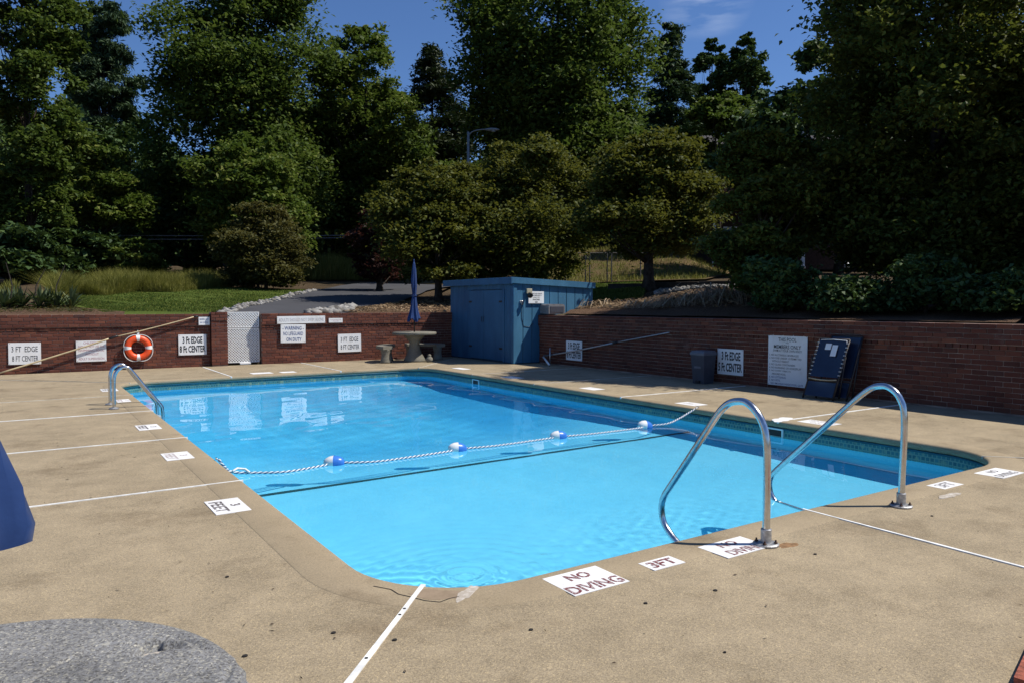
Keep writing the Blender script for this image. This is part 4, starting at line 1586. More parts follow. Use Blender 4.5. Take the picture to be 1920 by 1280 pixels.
mark('white deck mark at the far left pool corner', 1.365, 15.38, .48, .26, -math.pi / 2, ft, 'print_dark')
mark('white mark on the right deck behind the farther rail', 8.78, 5.92, .46, .30, math.pi / 2, [('NO', 0, .07, .16, .08, 0), ('DIVING', 0, -.07, .36, .09, 0)], 'print_faint')
mark('white mark on the right deck at the end of the float rope', 8.78, 8.17, .42, .30, math.pi / 2, [('3 FEET', 0, 0, .30, .09, 0)], 'print_faint')
mark('white mark on the right deck, third from the rail', 8.85, 10.68, .42, .28, math.pi / 2, None)
mark('white mark on the right deck near the far skimmer', 8.80, 13.28, .48, .30, math.pi / 2, None)
mark('white mark at the far right pool corner', 8.98, 15.80, .56, .24, math.pi / 2, None)
mark('white mark on the far edge, left of the wall joint', 4.60, 17.27, .46, .34, math.pi, None)
mark('smaller white mark on the far edge beside the joint', 5.18, 17.20, .34, .30, math.pi, None)

# ------------------------------------------------------------------ bin, loungers, red edging
t = thing('rubbish_bin', 'grey plastic pedal bin standing against the shaded wall beside a depth sign', 'bin', (11.32, 10.22, 0), -math.pi / 2)
t.scale = (.86, .9, 1)


def taper(b, w0, d0, w1, d1, z0, z1):
    v = [(-w0, -d0, z0), (w0, -d0, z0), (w0, d0, z0), (-w0, d0, z0), (-w1, -d1, z1), (w1, -d1, z1), (w1, d1, z1), (-w1, d1, z1)]
    return b.add(v, [(3, 2, 1, 0), (4, 5, 6, 7), (0, 1, 5, 4), (1, 2, 6, 5), (2, 3, 7, 6), (3, 0, 4, 7)])


taper(MB(), .165, .15, .20, .19, 0, .56).build('bin_body', MAT['bin'], t)
taper(taper(MB(), .215, .205, .215, .205, .562, .60), .21, .20, .185, .17, .602, .645).build('lid', MAT['bin_lid'], t)
MB().bbox((-.06, -.20, .02), (.06, -.14, .06), .006).build('pedal', MAT['black'], t)
MB().bbox((-.10, -.187, .30), (.10, -.172, .34), .003).build('grip', MAT['bin_lid'], t)


def lounger(label, loc, rz, lean, hgt, w, front):
    """folded lounger on end; local x across, -y to the pool, z up along the leaning panel"""
    t = thing('folded_lounger', label, 'lounger', loc, rz, 'folded blue loungers')
    k_ = math.tan(lean)
    Pp = lambda x, z, o_=0.0: (x, z * k_ - o_, z)
    # frame side tubes, cross bars
    for sx in (-1, 1):
        MB().tube([Pp(sx * w / 2, 0), Pp(sx * w / 2, hgt)], .016, 8).build('frame_tube', MAT['dark_metal'], t, True)
        MB().tube([Pp(sx * (w / 2 + .03), .03, -.10), Pp(sx * (w / 2 + .03), hgt * .72, .03)], .014, 8).build('leg', MAT['dark_metal'], t, True)
    for z in (.30, hgt):
        MB().tube([Pp(-w / 2, z), Pp(w / 2, z)], .015, 8).build('cross_bar', MAT['dark_metal'], t, True)

    def panel(z0, z1, o_, sag, nm):
        n1, n2 = 10, 14
        v, f = [], []
        ww = w / 2 - .018
        for i in range(n1 + 1):
            for j in range(n2 + 1):
                u_, q = i / n1, j / n2
                z = z0 + (z1 - z0) * q
                bulge = sag * (1 - (2 * u_ - 1) ** 2) * math.sin(math.pi * q)
                v.append(Pp(-ww + 2 * ww * u_, z, o_ - bulge))
        for i in range(n1):
            for j in range(n2):
                a_ = i * (n2 + 1) + j
                f.append((a_, a_ + n2 + 1, a_ + n2 + 2, a_ + 1))
        m_ = len(v)
        v += [(x, y + .012, z) for x, y, z in v]
        f += [tuple(m_ + q for q in g[::-1]) for g in f]
        return MB().add(v, f).build(nm, MAT['vinyl'], t, True)
    sl_ = panel(.36, hgt - .01, .012, .03, 'sling')
    panel(.05, .28, .015, .02, 'foot_sling')
    if front:
        b = MB()
        n_ = 9
        for i in range(n_):
            for sx in (-1, 1):
                z = .40 + (hgt - .46) * i / (n_ - 1)
                b.tube([Pp(sx * (w / 2 - .03), z, .016), Pp(sx * (w / 2 + .012), z, .012)], .006, 5)
        b.build('lacing', MAT['rope_white'], t, kind='stuff')
        for (xa, xb, za, zb2) in ((-.12, -.015, .80, .90), (.005, .105, .70, .88)):
            v = [Pp(xa, za, -.0025 + .012), Pp(xb, za, -.0025 + .012), Pp(xb, zb2, -.0025 + .012), Pp(xa, zb2, -.0025 + .012)]
            v = [(x, y - .006, z) for x, y, z in v]
            v += [(x, y + .003, z) for x, y, z in v]
            MB().add(v, [(0, 1, 2, 3), (7, 6, 5, 4), (0, 4, 5, 1), (1, 5, 6, 2), (2, 6, 7, 3), (3, 7, 4, 0)]).build('label_tag', MAT['sign'], sl_)
        MB().tube([Pp(-w / 2 + .05, hgt - .012, .03), Pp(-.02, hgt + .0, .034), Pp(w / 2 - .03, hgt - .012, .03), Pp(w / 2 - .015, hgt - .06, .028)], .007, 6).build('edge_piping', MAT['white_pvc'], sl_, True)
        MB().tube([Pp(-w / 2 + .02, .33, .03), Pp(-w / 6, .315, .035), Pp(w / 6, .315, .035), Pp(w / 2 - .02, .33, .03)], .012, 6).build('lower_piping', MAT['tan_metal'], sl_, True)
    return t


lounger('front folded blue lounger with white tags, leaning beside the rules sign', (10.95, 7.42, 0), -math.pi / 2, math.atan(.45), .97, .55, True)
lounger('rear folded blue lounger leaning on the wall behind the other', (11.10, 7.28, 0), -math.pi / 2, math.atan(.42), 1.02, .55, False)
re_ = MB().prism([(3.35, 1.35), (4.9, 1.75), (5.1, .6), (3.5, .3)], 0, .035).build('red_edging', MAT['red_edge'], None, label='rough brick red slab at the bottom right corner of the picture', cat='slab')

# ------------------------------------------------------------------ vegetation
def leaf_arrays(P_, length, width, up=.9, droop=0.0, seed=0, tint=None, fold=.18):
    rg = np.random.default_rng(seed)
    n = len(P_)
    nrm = rg.normal(0, 1, (n, 3))
    nrm[:, 2] = np.abs(nrm[:, 2]) + up
    nrm /= np.linalg.norm(nrm, axis=1)[:, None]
    d = rg.normal(0, 1, (n, 3))
    d[:, 2] -= droop
    d -= nrm * (d * nrm).sum(1)[:, None]
    d /= np.linalg.norm(d, axis=1)[:, None] + 1e-9
    s_ = np.cross(nrm, d)
    L_ = length * rg.uniform(.6, 1.25, n)[:, None]
    W_ = width * rg.uniform(.7, 1.2, n)[:, None]
    V = np.empty((n, 4, 3), np.float32)
    V[:, 0] = P_ - d * L_ * .5
    V[:, 1] = P_ + s_ * W_ * .5 + nrm * W_ * fold - d * L_ * .08
    V[:, 2] = P_ + d * L_ * .5 - np.array([0, 0, 1.0]) * L_ * .1
    V[:, 3] = P_ - s_ * W_ * .5 + nrm * W_ * fold - d * L_ * .08
    F = np.arange(n * 4).reshape(n, 4)
    if tint is None:
        tint = rg.uniform(0, 1, n)
    return V.reshape(-1, 3), F, np.repeat(tint, 4)


def prof_round(t_):
    return np.sqrt(np.clip(1 - (2 * t_ - 1) ** 2, 0, 1)) * .9 + .1


def prof_tall(t_):
    return np.clip(.62 + .55 * np.sin(np.pi * np.clip(t_ * .95 + .03, 0, 1)) - .75 * np.clip(t_ - .62, 0, 1) / .38 * .75, .12, 1.05)


def prof_dome(t_):
    return np.sqrt(np.clip(1 - (np.clip(t_ - .25, 0, 1) / .77) ** 2, 0, 1)) * (.78 + .22 * np.clip(t_ / .25, 0, 1))


def prof_cone(t_):
    return np.clip(1.02 - t_, .04, 1) ** .8


def prof_pine(t_):
    return np.clip(.55 + .6 * np.sin(np.pi * t_ * .8) - .7 * np.clip(t_ - .5, 0, 1), .12, 1.1)


PROF = dict(round=prof_round, tall=prof_tall, dome=prof_dome, cone=prof_cone, pine=prof_pine)


def tree(name, label, px, depth, top, hw, bottom, kind, mat, leaf=.24, n=26000, trunk=.22, seed=1, group='trees on the hill behind the pool', bark='bark', flat=.6, lobes=46, stems=1, lean=0.0, cs=.30, width=.62, trunk_px=None, droop=.3):
    x, y = at(px, depth)
    z0 = Tz(x, y) - .1
    Ht = 1.55 + (571 - top) / 1400.0 * depth
    Zb = 1.55 + (571 - bottom) / 1400.0 * depth
    Rr = hw / 1400.0 * depth * .86
    rg = np.random.default_rng(seed)
    t = thing(name, label, 'tree', (x, y, z0), 0, group)
    Ht -= z0
    Zb = max(Zb - z0, .3)
    pf = PROF[kind]
    # lobes fill the crown's outline unevenly
    tl = rg.uniform(.02, .97, lobes)
    rad = pf(tl)
    ang = np.arange(lobes) * 2.39996 + rg.normal(0, .5, lobes)
    rr_ = Rr * rad * np.sqrt(rg.uniform(.08, 1, lobes)) * .80
    LZ = Zb + tl * (Ht - Zb)
    LP = np.stack([rr_ * np.cos(ang), rr_ * np.sin(ang), LZ], -1)
    LR = Rr * (.20 + .17 * rg.uniform(0, 1, lobes)) * (.45 + .6 * np.minimum(rad, 1))
    if kind in ('cone', 'pine'):
        LR *= .8
    wts = LR ** 2
    wts /= wts.sum()
    ncl = max(60, n // 70)
    ci = rg.choice(lobes, ncl, p=wts)
    dv = rg.normal(0, 1, (ncl, 3))
    dv[:, 2] += .35
    dv /= np.linalg.norm(dv, axis=1)[:, None]
    out = LP[ci].copy()
    out[:, 2] = 0
    on = np.linalg.norm(out, axis=1)[:, None] + 1e-6
    dv += out / on * .45
    dv /= np.linalg.norm(dv, axis=1)[:, None]
    q = rg.uniform(.55, 1.12, ncl)[:, None] * LR[ci][:, None]
    CP = LP[ci] + dv * q * np.array([1, 1, flat])
    cr_ = LR[ci] * cs * rg.uniform(.6, 1.35, ncl)
    li = rg.integers(0, ncl, n)
    sp = rg.normal(0, 1, (n, 3)) * cr_[li][:, None] * np.array([1, 1, .55 if kind != 'dome' else .48])
    LPos = CP[li] + sp
    LPos[:, 2] = np.maximum(LPos[:, 2], .25)
    tint = np.clip(.5 * rg.uniform(0, 1, ncl)[li] + .5 * rg.uniform(0, 1, n), 0, 1)
    V, F, tn = leaf_arrays(LPos, leaf, leaf * width, .9 if kind != 'pine' else .2, droop, seed + 5, tint)
    link(bpy.data.objects.new('crown', np_mesh('crown', V, F, MAT[mat], tn)), t)
    # trunk and limbs
    b = MB()
    tops = []
    for s_ in range(stems):
        a_ = 6.28 * s_ / max(stems, 1) + .7
        sp_ = .0 if stems == 1 else .16
        topz = Zb + (Ht - Zb) * (.8 if kind in ('cone', 'pine', 'tall') else .55)
        pts = []
        for i in range(8):
            u_ = i / 7
            pts.append((sp_ * math.cos(a_) * (1 + 3.2 * u_ * (stems > 1)) + lean * u_ * topz + .12 * Rr * .25 * math.sin(2.3 * u_ + seed) * u_, sp_ * math.sin(a_) * (1 + 3.2 * u_ * (stems > 1)) + .1 * Rr * .25 * math.sin(3.1 * u_ + 1 + seed) * u_, topz * u_))
        k_ = 1.0 if stems == 1 else .55
        rad_ = [trunk * k_ * (1.45 if i == 0 else 1 - .85 * i / 7) for i in range(8)]
        b.tube(pts, rad_, 9)
        tops.append(pts)
    order = np.argsort(-LR)[:26]
    for i in order:
        st = tops[i % stems]
        hz = LP[i][2] * rg.uniform(.55, .85)
        zs = [p[2] for p in st]
        j = min(int(np.searchsorted(zs, hz)), 7)
        p0 = Vector(st[max(j - 1, 0)])
        p2 = Vector(LP[i])
        p1 = p0.lerp(p2, .5) + Vector((0, 0, -.06 * (p2 - p0).length))
        r0 = trunk * .32 * (1 - .6 * max(j - 1, 0) / 7)
        b.tube([p0, p0.lerp(p1, .5), p1, p1.lerp(p2, .6), p2], [r0, r0 * .85, r0 * .6, r0 * .4, r0 * .15], 6)
    b.build('trunk', MAT[bark], t, True)
    return t


# far to near
tree('poplar_tree', 'distant dark tree peak left of the pair in the gap of sky', 1328, 74, 82, 44, 260, 'tall', 'leaf_dark', .40, 16000, .25, 101, lobes=60, flat=.9)
tree('poplar_tree', 'distant dark rounded tree peak in the gap of sky by the big right tree', 1392, 72, 74, 52, 260, 'tall', 'leaf_dark', .40, 20000, .25, 102, lobes=70, flat=.9)
tree('pine_tree', 'tall narrow pine against the sky left of the tall poplar', 208, 54, 14, 62, 330, 'pine', 'needle', .40, 52000, .30, 103, flat=.75, lobes=120, width=.26, cs=.4)
tree('spruce_tree', 'dark brownish conifer standing behind the leafy trees at the centre left', 815, 57, 88, 125, 430, 'cone', 'needle_dark', .42, 44000, .30, 104, flat=.6, lobes=120, width=.30, cs=.4)
tree('cedar_tree', 'narrow dark conifer right of the big central tree', 1253, 58, 48, 92, 330, 'cone', 'needle', .38, 36000, .28, 105, flat=.7, lobes=110, width=.32, cs=.4)
tree('oak_tree', 'medium yellowish green tree between the tall poplar and the dark conifer', 688, 51, 58, 118, 430, 'tall', 'leaf_bright', .32, 34000, .28, 106, lobes=80, flat=.85)
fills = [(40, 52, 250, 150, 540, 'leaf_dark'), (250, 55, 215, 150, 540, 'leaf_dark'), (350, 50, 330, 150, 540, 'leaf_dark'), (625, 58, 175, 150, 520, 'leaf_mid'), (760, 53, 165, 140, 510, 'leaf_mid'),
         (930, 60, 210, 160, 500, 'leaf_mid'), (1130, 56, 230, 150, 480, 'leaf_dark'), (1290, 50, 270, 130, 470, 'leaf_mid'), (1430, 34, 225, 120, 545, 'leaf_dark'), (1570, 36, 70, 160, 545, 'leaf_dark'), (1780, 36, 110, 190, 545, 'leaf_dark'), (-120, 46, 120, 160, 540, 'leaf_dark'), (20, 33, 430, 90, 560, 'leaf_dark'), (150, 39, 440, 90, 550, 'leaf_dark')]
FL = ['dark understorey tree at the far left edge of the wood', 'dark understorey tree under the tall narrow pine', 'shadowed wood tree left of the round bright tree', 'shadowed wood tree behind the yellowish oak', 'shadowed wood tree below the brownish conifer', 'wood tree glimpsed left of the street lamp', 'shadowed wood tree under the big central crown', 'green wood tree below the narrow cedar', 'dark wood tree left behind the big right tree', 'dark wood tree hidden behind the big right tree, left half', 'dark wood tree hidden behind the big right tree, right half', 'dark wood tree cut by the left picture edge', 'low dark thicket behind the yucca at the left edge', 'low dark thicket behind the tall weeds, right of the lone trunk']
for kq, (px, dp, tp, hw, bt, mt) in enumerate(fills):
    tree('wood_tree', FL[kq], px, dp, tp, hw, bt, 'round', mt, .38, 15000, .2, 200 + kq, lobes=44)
tree('poplar_tree', 'tall broad poplar rising out of the frame left of centre', 478, 46, -60, 184, 440, 'tall', 'leaf_mid', .31, 80000, .38, 107, lobes=120, flat=.9)
tree('oak_tree', 'big central green tree rising out of the frame above the dogwoods', 1035, 45, -80, 205, 360, 'round', 'leaf_mid', .31, 80000, .42, 108, lobes=120, flat=.85)
tree('tulip_tree', 'tall tree at the left edge with its pale trunk showing below', 62, 36, -220, 104, 430, 'tall', 'leaf_mid', .25, 64000, .19, 109, lobes=120, bark='bark', flat=.9)
tree('maple_tree', 'yellow green tree top left of the big right tree', 1345, 42, 178, 82, 350, 'round', 'leaf_bright', .29, 15000, .2, 110, lobes=40)
tree('understorey_tree', 'mid green small tree in front of the left wood', 190, 41, 260, 110, 430, 'dome', 'leaf_bright', .28, 15000, .16, 111, lobes=40)
tree('understorey_tree', 'low leafy sapling above the tall grass at the left', 262, 37, 450, 55, 545, 'dome', 'leaf_bright', .22, 6000, .08, 112, lobes=24)
tree('ash_tree', 'round bright green tree behind the brownish small tree', 482, 38, 262, 118, 500, 'round', 'leaf_bright', .25, 34000, .22, 113, lobes=62)
tree('crape_myrtle', 'brownish spreading small tree by the driveway with slim stems', 495, 32.5, 388, 102, 530, 'dome', 'leaf_brown', .16, 26000, .12, 114, lobes=54, stems=3)
tree('plum_tree', 'dark burgundy small tree on the right side of the driveway', 712, 33, 385, 66, 520, 'dome', 'leaf_red', .18, 15000, .16, 115, lobes=38)
tree('dogwood_tree', 'olive green dogwood left behind the blue shed', 822, 27, 312, 146, 520, 'dome', 'leaf_olive', .17, 36000, .16, 116, lobes=64, flat=.62)
tree('dogwood_tree', 'taller olive green dogwood directly behind the blue shed', 985, 28.5, 262, 154, 515, 'dome', 'leaf_olive', .17, 42000, .17, 117, lobes=70, flat=.62)
tree('dogwood_tree', 'dark trunked dogwood on the straw bank right of the shed', 1216, 23.4, 262, 146, 480, 'dome', 'leaf_olive', .15, 42000, .20, 118, lobes=64, flat=.62)
tree('large_dogwood', 'huge dark leafy tree filling the upper right of the picture', 1745, 16.6, -260, 300, 600, 'dome', 'leaf_dogwood', .14, 130000, .24, 119, lobes=150, flat=.62, cs=.28, droop=.8)
tree('large_dogwood', 'dark leafy tree cut by the right picture edge behind the wall', 1930, 15.5, 90, 190, 590, 'dome', 'leaf_dogwood', .13, 42000, .18, 120, lobes=70, flat=.62, droop=.8)
tree('dogwood_tree', 'dark leafy tree standing left in front of the huge right tree', 1425, 16.6, 235, 118, 540, 'dome', 'leaf_dogwood', .135, 36000, .15, 123, lobes=60, flat=.62, droop=.8)
for px, dp, tp, hw, lab in ((1465, 14.9, 480, 70, 'dark bush behind the shaded wall above the rules sign'), (1600, 14.0, 535, 84, 'low dark bush behind the shaded wall above the folded loungers'),
                            (1735, 13.2, 490, 80, 'taller dark bush behind the shaded wall, second from the right edge'), (1880, 12.2, 530, 100, 'low dark bush behind the shaded wall at the right picture edge')):
    tree('holly_bush', lab, px, dp, tp, hw, 690, 'dome', 'leaf_dark', .13, 9000, .05, 130 + px, lobes=16, group='bushes behind the shaded wall', cs=.5, flat=.9)

tree('large_dogwood', 'dark leafy tree outside the right picture edge, shading the bank behind the wall', 2260, 13.0, -110, 330, 540, 'dome', 'leaf_dogwood', .17, 30000, .18, 124, lobes=50, flat=.6)

# wood far behind, reads as one mass
N = 110000
pxs = RNG.uniform(-300, 2250, N)
dps = RNG.uniform(72, 92, N)
w_ = (pxs - 960) / 1400 * dps
X_, Y_ = dps * SY + w_ * CY, dps * CY - w_ * SY
Z_ = terrain(X_, Y_) + RNG.uniform(0, 1, N) ** 1.15 * (13 + 3 * np.sin(pxs * .013) + 2 * np.sin(pxs * .041 + 1))
V, F, tn = leaf_arrays(np.stack([X_, Y_, Z_], -1), .85, .65, -.6, .2, 77)
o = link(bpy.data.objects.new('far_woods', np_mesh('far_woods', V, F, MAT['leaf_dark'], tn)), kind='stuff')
o['label'] = 'dark mass of far woodland behind the separate trees'


# tall grass, lawn blades
def blades(name, pts, hmin, hmax, w, mat, label, lean=.25, seed=0, segs=2, bend=.5):
    rg = np.random.default_rng(seed)
    P_ = np.asarray(pts)
    n = len(P_)
    z = terrain(P_[:, 0], P_[:, 1]) + .04
    h = rg.uniform(hmin, hmax, n) * (.72 + .22 * np.sin(P_[:, 0] * 2.1 + 1.3 * np.sin(P_[:, 1] * 1.7)) + .18 * np.sin(P_[:, 0] * 5.3 + P_[:, 1] * 3.1))
    a = rg.uniform(0, 6.28, n)
    le = rg.normal(0, lean, n) * h
    dx, dy = np.cos(a), np.sin(a)
    V = np.empty((n, 4, 3))
    B0 = np.stack([P_[:, 0], P_[:, 1], z], -1)
    s_ = np.stack([-dy, dx, 0 * dx], -1) * w * rg.uniform(.6, 1.3, n)[:, None]
    mid = B0 + np.stack([dx * le * .35, dy * le * .35, h * .55], -1)
    tip = B0 + np.stack([dx * le, dy * le, h], -1)
    V[:, 0] = B0
    V[:, 1] = mid + s_
    V[:, 2] = tip
    V[:, 3] = mid - s_
    F = np.arange(4 * n).reshape(n, 4)
    o = link(bpy.data.objects.new(name, np_mesh(name, V.reshape(-1, 3), F, MAT[mat], np.repeat(rg.uniform(0, 1, n), 4))), kind='stuff')
    o['label'] = label
    return o


def scatter(n, l0, l1, seed):
    """points between two (px, depth) polylines"""
    rg = np.random.default_rng(seed)
    A = np.array(l0, float)
    B = np.array(l1, float)
    t_ = rg.uniform(0, len(A) - 1, n)
    i = np.minimum(t_.astype(int), len(A) - 2)
    fr = (t_ - i)[:, None]
    u_ = rg.uniform(0, 1, n)[:, None]
    Q = (A[i] * (1 - fr) + A[i + 1] * fr) * (1 - u_) + (B[i] * (1 - fr) + B[i + 1] * fr) * u_
    w_ = (Q[:, 0] - 960) / 1400 * Q[:, 1]
    return np.stack([Q[:, 1] * SY + w_ * CY, Q[:, 1] * CY - w_ * SY], -1)


blades('tall_grass', scatter(80000, [(105, 22.5), (150, 25.4), (200, 25.6), (260, 28.2), (330, 28.4), (440, 33)], [(90, 27), (150, 31), (200, 33), (260, 34), (330, 36), (450, 38)], 1), .25, .85, .007, 'blade', 'band of tall yellow green weeds behind the lawn at the left', lean=.65, seed=2)
blades('tall_grass', scatter(26000, [(520, 40), (640, 43), (780, 46)], [(520, 47), (640, 49), (780, 50)], 3), .7, 1.6, .018, 'blade', 'band of tall yellow green weeds beyond the top of the driveway', seed=4)
blades('tall_grass', scatter(3000, [(-60, 21.5), (20, 21.5), (30, 21.5)], [(-60, 24), (20, 24), (32, 24)], 5), .3, .6, .022, 'blade', 'patch of weeds at the left edge beside the yucca', seed=6)
blades('lawn_blades', scatter(42000, [(195, 18.9), (255, 19.7), (398, 20.0), (430, 20.2)], [(80, 24), (120, 26), (340, 32), (585, 33)], 7), .03, .08, .012, 'leaf_bright', 'short mown grass of the lawn behind the left wall', seed=8)
blades('lawn_blades', scatter(16000, [(1085, 22.6), (1130, 22.2), (1205, 21.8)], [(1085, 30), (1130, 28), (1215, 26)], 9), .04, .12, .014, 'leaf_bright', 'grass of the slope right of the blue shed', seed=10)

blades('dry_weeds', scatter(16000, [(960, 36), (1130, 31), (1320, 29.5)], [(960, 50), (1160, 46), (1380, 44)], 51), .08, .40, .012, 'blade', 'dry weeds on the brown slope behind the dogwoods', lean=.7, seed=52)

# yucca clump
t = thing('yucca_clump', 'spiky yucca clump on the mulch bed above the left wall', 'plant', (*at(70, 19.6), Tz(*at(70, 19.6))))
t.scale = (1.3, 1.3, 1.3)
rg = np.random.default_rng(5)
vv, ff, tt = [], [], []
for hx_, hy_ in [(-.55, 0), (-.25, .1), (.05, -.05), (.35, .1), (.6, 0), (.2, .3), (-.4, .3)]:
    for i in range(46):
        a = rg.uniform(0, 6.28)
        el = rg.uniform(.25, 1.45)
        l = rg.uniform(.38, .62)
        d = np.array([math.cos(a) * math.cos(el), math.sin(a) * math.cos(el), math.sin(el)])
        s_ = np.array([-math.sin(a), math.cos(a), 0]) * .024
        b0 = np.array([hx_, hy_, .05])
        m1 = b0 + d * l * .55
        tip = b0 + d * l + np.array([0, 0, -.16 * l])
        k_ = len(vv)
        vv += [b0 - s_ * .6, b0 + s_ * .6, m1 + s_, m1 - s_, tip]
        ff += [(k_, k_ + 1, k_ + 2), (k_, k_ + 2, k_ + 3), (k_ + 3, k_ + 2, k_ + 4)]
        tt += [rg.uniform(0, 1)] * 5
link(bpy.data.objects.new('foliage', np_mesh('foliage', np.array(vv), np.array(ff), MAT['yucca'], tt)), t)
b = MB()
for hx_, lz in ((-.45, .95), (-.05, .85), (.3, .95)):
    b.tube([(hx_, 0, .1), (hx_ + .05, .02, .5), (hx_ + .22 * (1 if hx_ > -.3 else -.2), .03, lz)], [.014, .012, .006], 5)
b.build('flower_stalk', MAT['wood_dark'], t)

# dead ornamental-grass tussocks on the bank
for kq, (px, dp, sc) in enumerate([(1205, 19.6, .7), (1262, 18.5, .9), (1300, 18.2, 1.1), (1345, 18.6, 1.25), (1372, 17.4, 1.1), (1120, 21.3, .7)]):
    x, y = at(px, dp)
    rg = np.random.default_rng(40 + kq)
    vv, ff, tt = [], [], []
    for i in range(95):
        a = R(235) - YAW + rg.normal(0, .8)
        l = rg.uniform(.55, 1.35) * sc
        w0 = rg.uniform(.007, .017)
        b0 = np.array([rg.normal(0, .16), rg.normal(0, .16), 0])
        d = np.array([math.cos(a), math.sin(a), 0])
        s_ = np.array([-d[1], d[0], 0]) * w0
        ns = 5
        k_ = len(vv)
        hh = rg.uniform(.25, .6)
        for q in range(ns + 1):
            u_ = q / ns
            p = b0 + d * l * u_ + np.array([0, 0, l * (hh * 1.6 * u_ - (hh * 1.6 + .16) * u_ * u_) + .02])
            p[2] = max(p[2], .02 - .12 * l * u_)
            vv += [p - s_ * (1 - .8 * u_), p + s_ * (1 - .8 * u_)]
        ff += [(k_ + 2 * q, k_ + 2 * q + 1, k_ + 2 * q + 3, k_ + 2 * q + 2) for q in range(ns)]
        tt += [rg.uniform(0, 1)] * (2 * ns + 2)
    lab = ['small dry tussock just right of the dogwood trunk', 'dry straw tussock left of the pale fan-shaped clumps', 'pale dry tussock in the middle of the straw bank', 'largest pale dry tussock high on the straw bank', 'pale dry tussock at the right end of the straw bank', 'thin dry tussock on the bank beside the blue shed'][kq]
    o = link(bpy.data.objects.new('dry_tussock', np_mesh('dry_tussock', np.array(vv), np.array(ff), MAT['straw'], tt)), None, (x, y, Tz(x, y) + .08), 0, lab, 'plant', 'dry grass tussocks')


# stones along the driveway and the bank
def stones(name, pts, rmin, rmax, label, seed, parent=None):
    rg = np.random.default_rng(seed)
    ico = [(0, 0, 1), (.89, 0, .45), (.28, .85, .45), (-.72, .53, .45), (-.72, -.53, .45), (.28, -.85, .45), (.72, .53, -.45), (-.28, .85, -.45), (-.89, 0, -.45), (-.28, -.85, -.45), (.72, -.53, -.45), (0, 0, -1)]
    fi = [(0, 1, 2), (0, 2, 3), (0, 3, 4), (0, 4, 5), (0, 5, 1), (1, 6, 2), (2, 7, 3), (3, 8, 4), (4, 9, 5), (5, 10, 1), (2, 6, 7), (3, 7, 8), (4, 8, 9), (5, 9, 10), (1, 10, 6), (6, 11, 7), (7, 11, 8), (8, 11, 9), (9, 11, 10), (10, 11, 6)]
    ico, fi = np.array(ico), np.array(fi)
    V, F = [], []
    for i, (x, y) in enumerate(pts):
        r_ = rg.uniform(rmin, rmax)
        q = ico * (1 + rg.normal(0, .16, (12, 1))) * r_ * np.array([rg.uniform(.8, 1.4), rg.uniform(.7, 1.2), rg.uniform(.5, .85)])
        a = rg.uniform(0, 6.28)
        rot = np.array([[math.cos(a), -math.sin(a), 0], [math.sin(a), math.cos(a), 0], [0, 0, 1]])
        V.append(q @ rot.T + np.array([x, y, Tz(x, y) + .07 + r_ * .3]))
        F.append(fi + 12 * i)
    o = link(bpy.data.objects.new(name, np_mesh(name, np.concatenate(V), np.concatenate(F), MAT['stone'])), kind='stuff')
    o['label'] = label
    return o


stones('white_rocks', scatter(300, [(405, 19.4), (466, 23.2), (538, 28.2), (590, 32.6)], [(432, 19.7), (492, 23.2), (558, 28.2), (604, 32.6)], 21), .03, .10, 'white rocks edging the left side of the driveway', 22)
stones('white_rocks', scatter(220, [(560, 20.2), (610, 21.2), (640, 22.4)], [(625, 20.8), (662, 22.0), (668, 23.4)], 23), .06, .15, 'white rocks edging the right side of the driveway', 24)
stones('white_rocks', scatter(360, [(1228, 21.8), (1320, 22.0), (1395, 21.6)], [(1228, 22.5), (1320, 22.7), (1398, 22.4)], 25), .03, .08, 'pale gravel edge along the top of the straw bank', 26)
stones('white_rocks', scatter(70, [(1090, 20.5), (1200, 18.8), (1290, 17.6)], [(1150, 22.5), (1215, 21.0), (1300, 20.5)], 27), .02, .05, 'scattered pale pebbles on the straw bank', 28)

# fallen straw, twigs and bits on the beds (geometry, too many to count)
def litter(name, pts, lmin, lmax, w, mat, label, seed):
    rg = np.random.default_rng(seed)
    P_ = np.asarray(pts)
    n = len(P_)
    z = terrain(P_[:, 0], P_[:, 1]) + .085
    a = rg.uniform(0, 6.28, n)
    l = rg.uniform(lmin, lmax, n)[:, None]
    d = np.stack([np.cos(a), np.sin(a), rg.normal(0, .25, n)], -1)
    s_ = np.stack([-np.sin(a), np.cos(a), rg.normal(0, .6, n)], -1) * w
    c_ = np.concatenate([P_, z[:, None]], -1) + np.array([0, 0, 1]) * rg.uniform(0, .05, n)[:, None]
    V = np.stack([c_ - d * l, c_ + s_, c_ + d * l, c_ - s_], 1)
    o = link(bpy.data.objects.new(name, np_mesh(name, V.reshape(-1, 3), np.arange(4 * n).reshape(n, 4), MAT[mat], np.repeat(rg.uniform(0, .4, n), 4))), kind='stuff')
    o['label'] = label


litter('bark_chips', scatter(2600, [(1080, 20.6), (1180, 18.8), (1300, 17.2), (1420, 15.8)], [(1095, 22.3), (1215, 21.2), (1300, 21.5), (1420, 20.8)], 31), .03, .10, .014, 'straw', 'straw and bark chips lying on the bank right of the shed', 32)
litter('bark_chips', scatter(2500, [(590, 20.8), (700, 21.6), (850, 22.8)], [(690, 23), (760, 26.5), (890, 29)], 33), .03, .08, .016, 'straw', 'bark chips lying on the bed left of the shed', 34)
litter('bark_chips', scatter(1500, [(-100, 17.3), (60, 18.0), (190, 18.8)], [(-100, 20), (20, 20), (150, 19.8)], 35), .02, .06, .012, 'leaf_brown', 'bark chips lying on the mulch bed above the left wall', 36)

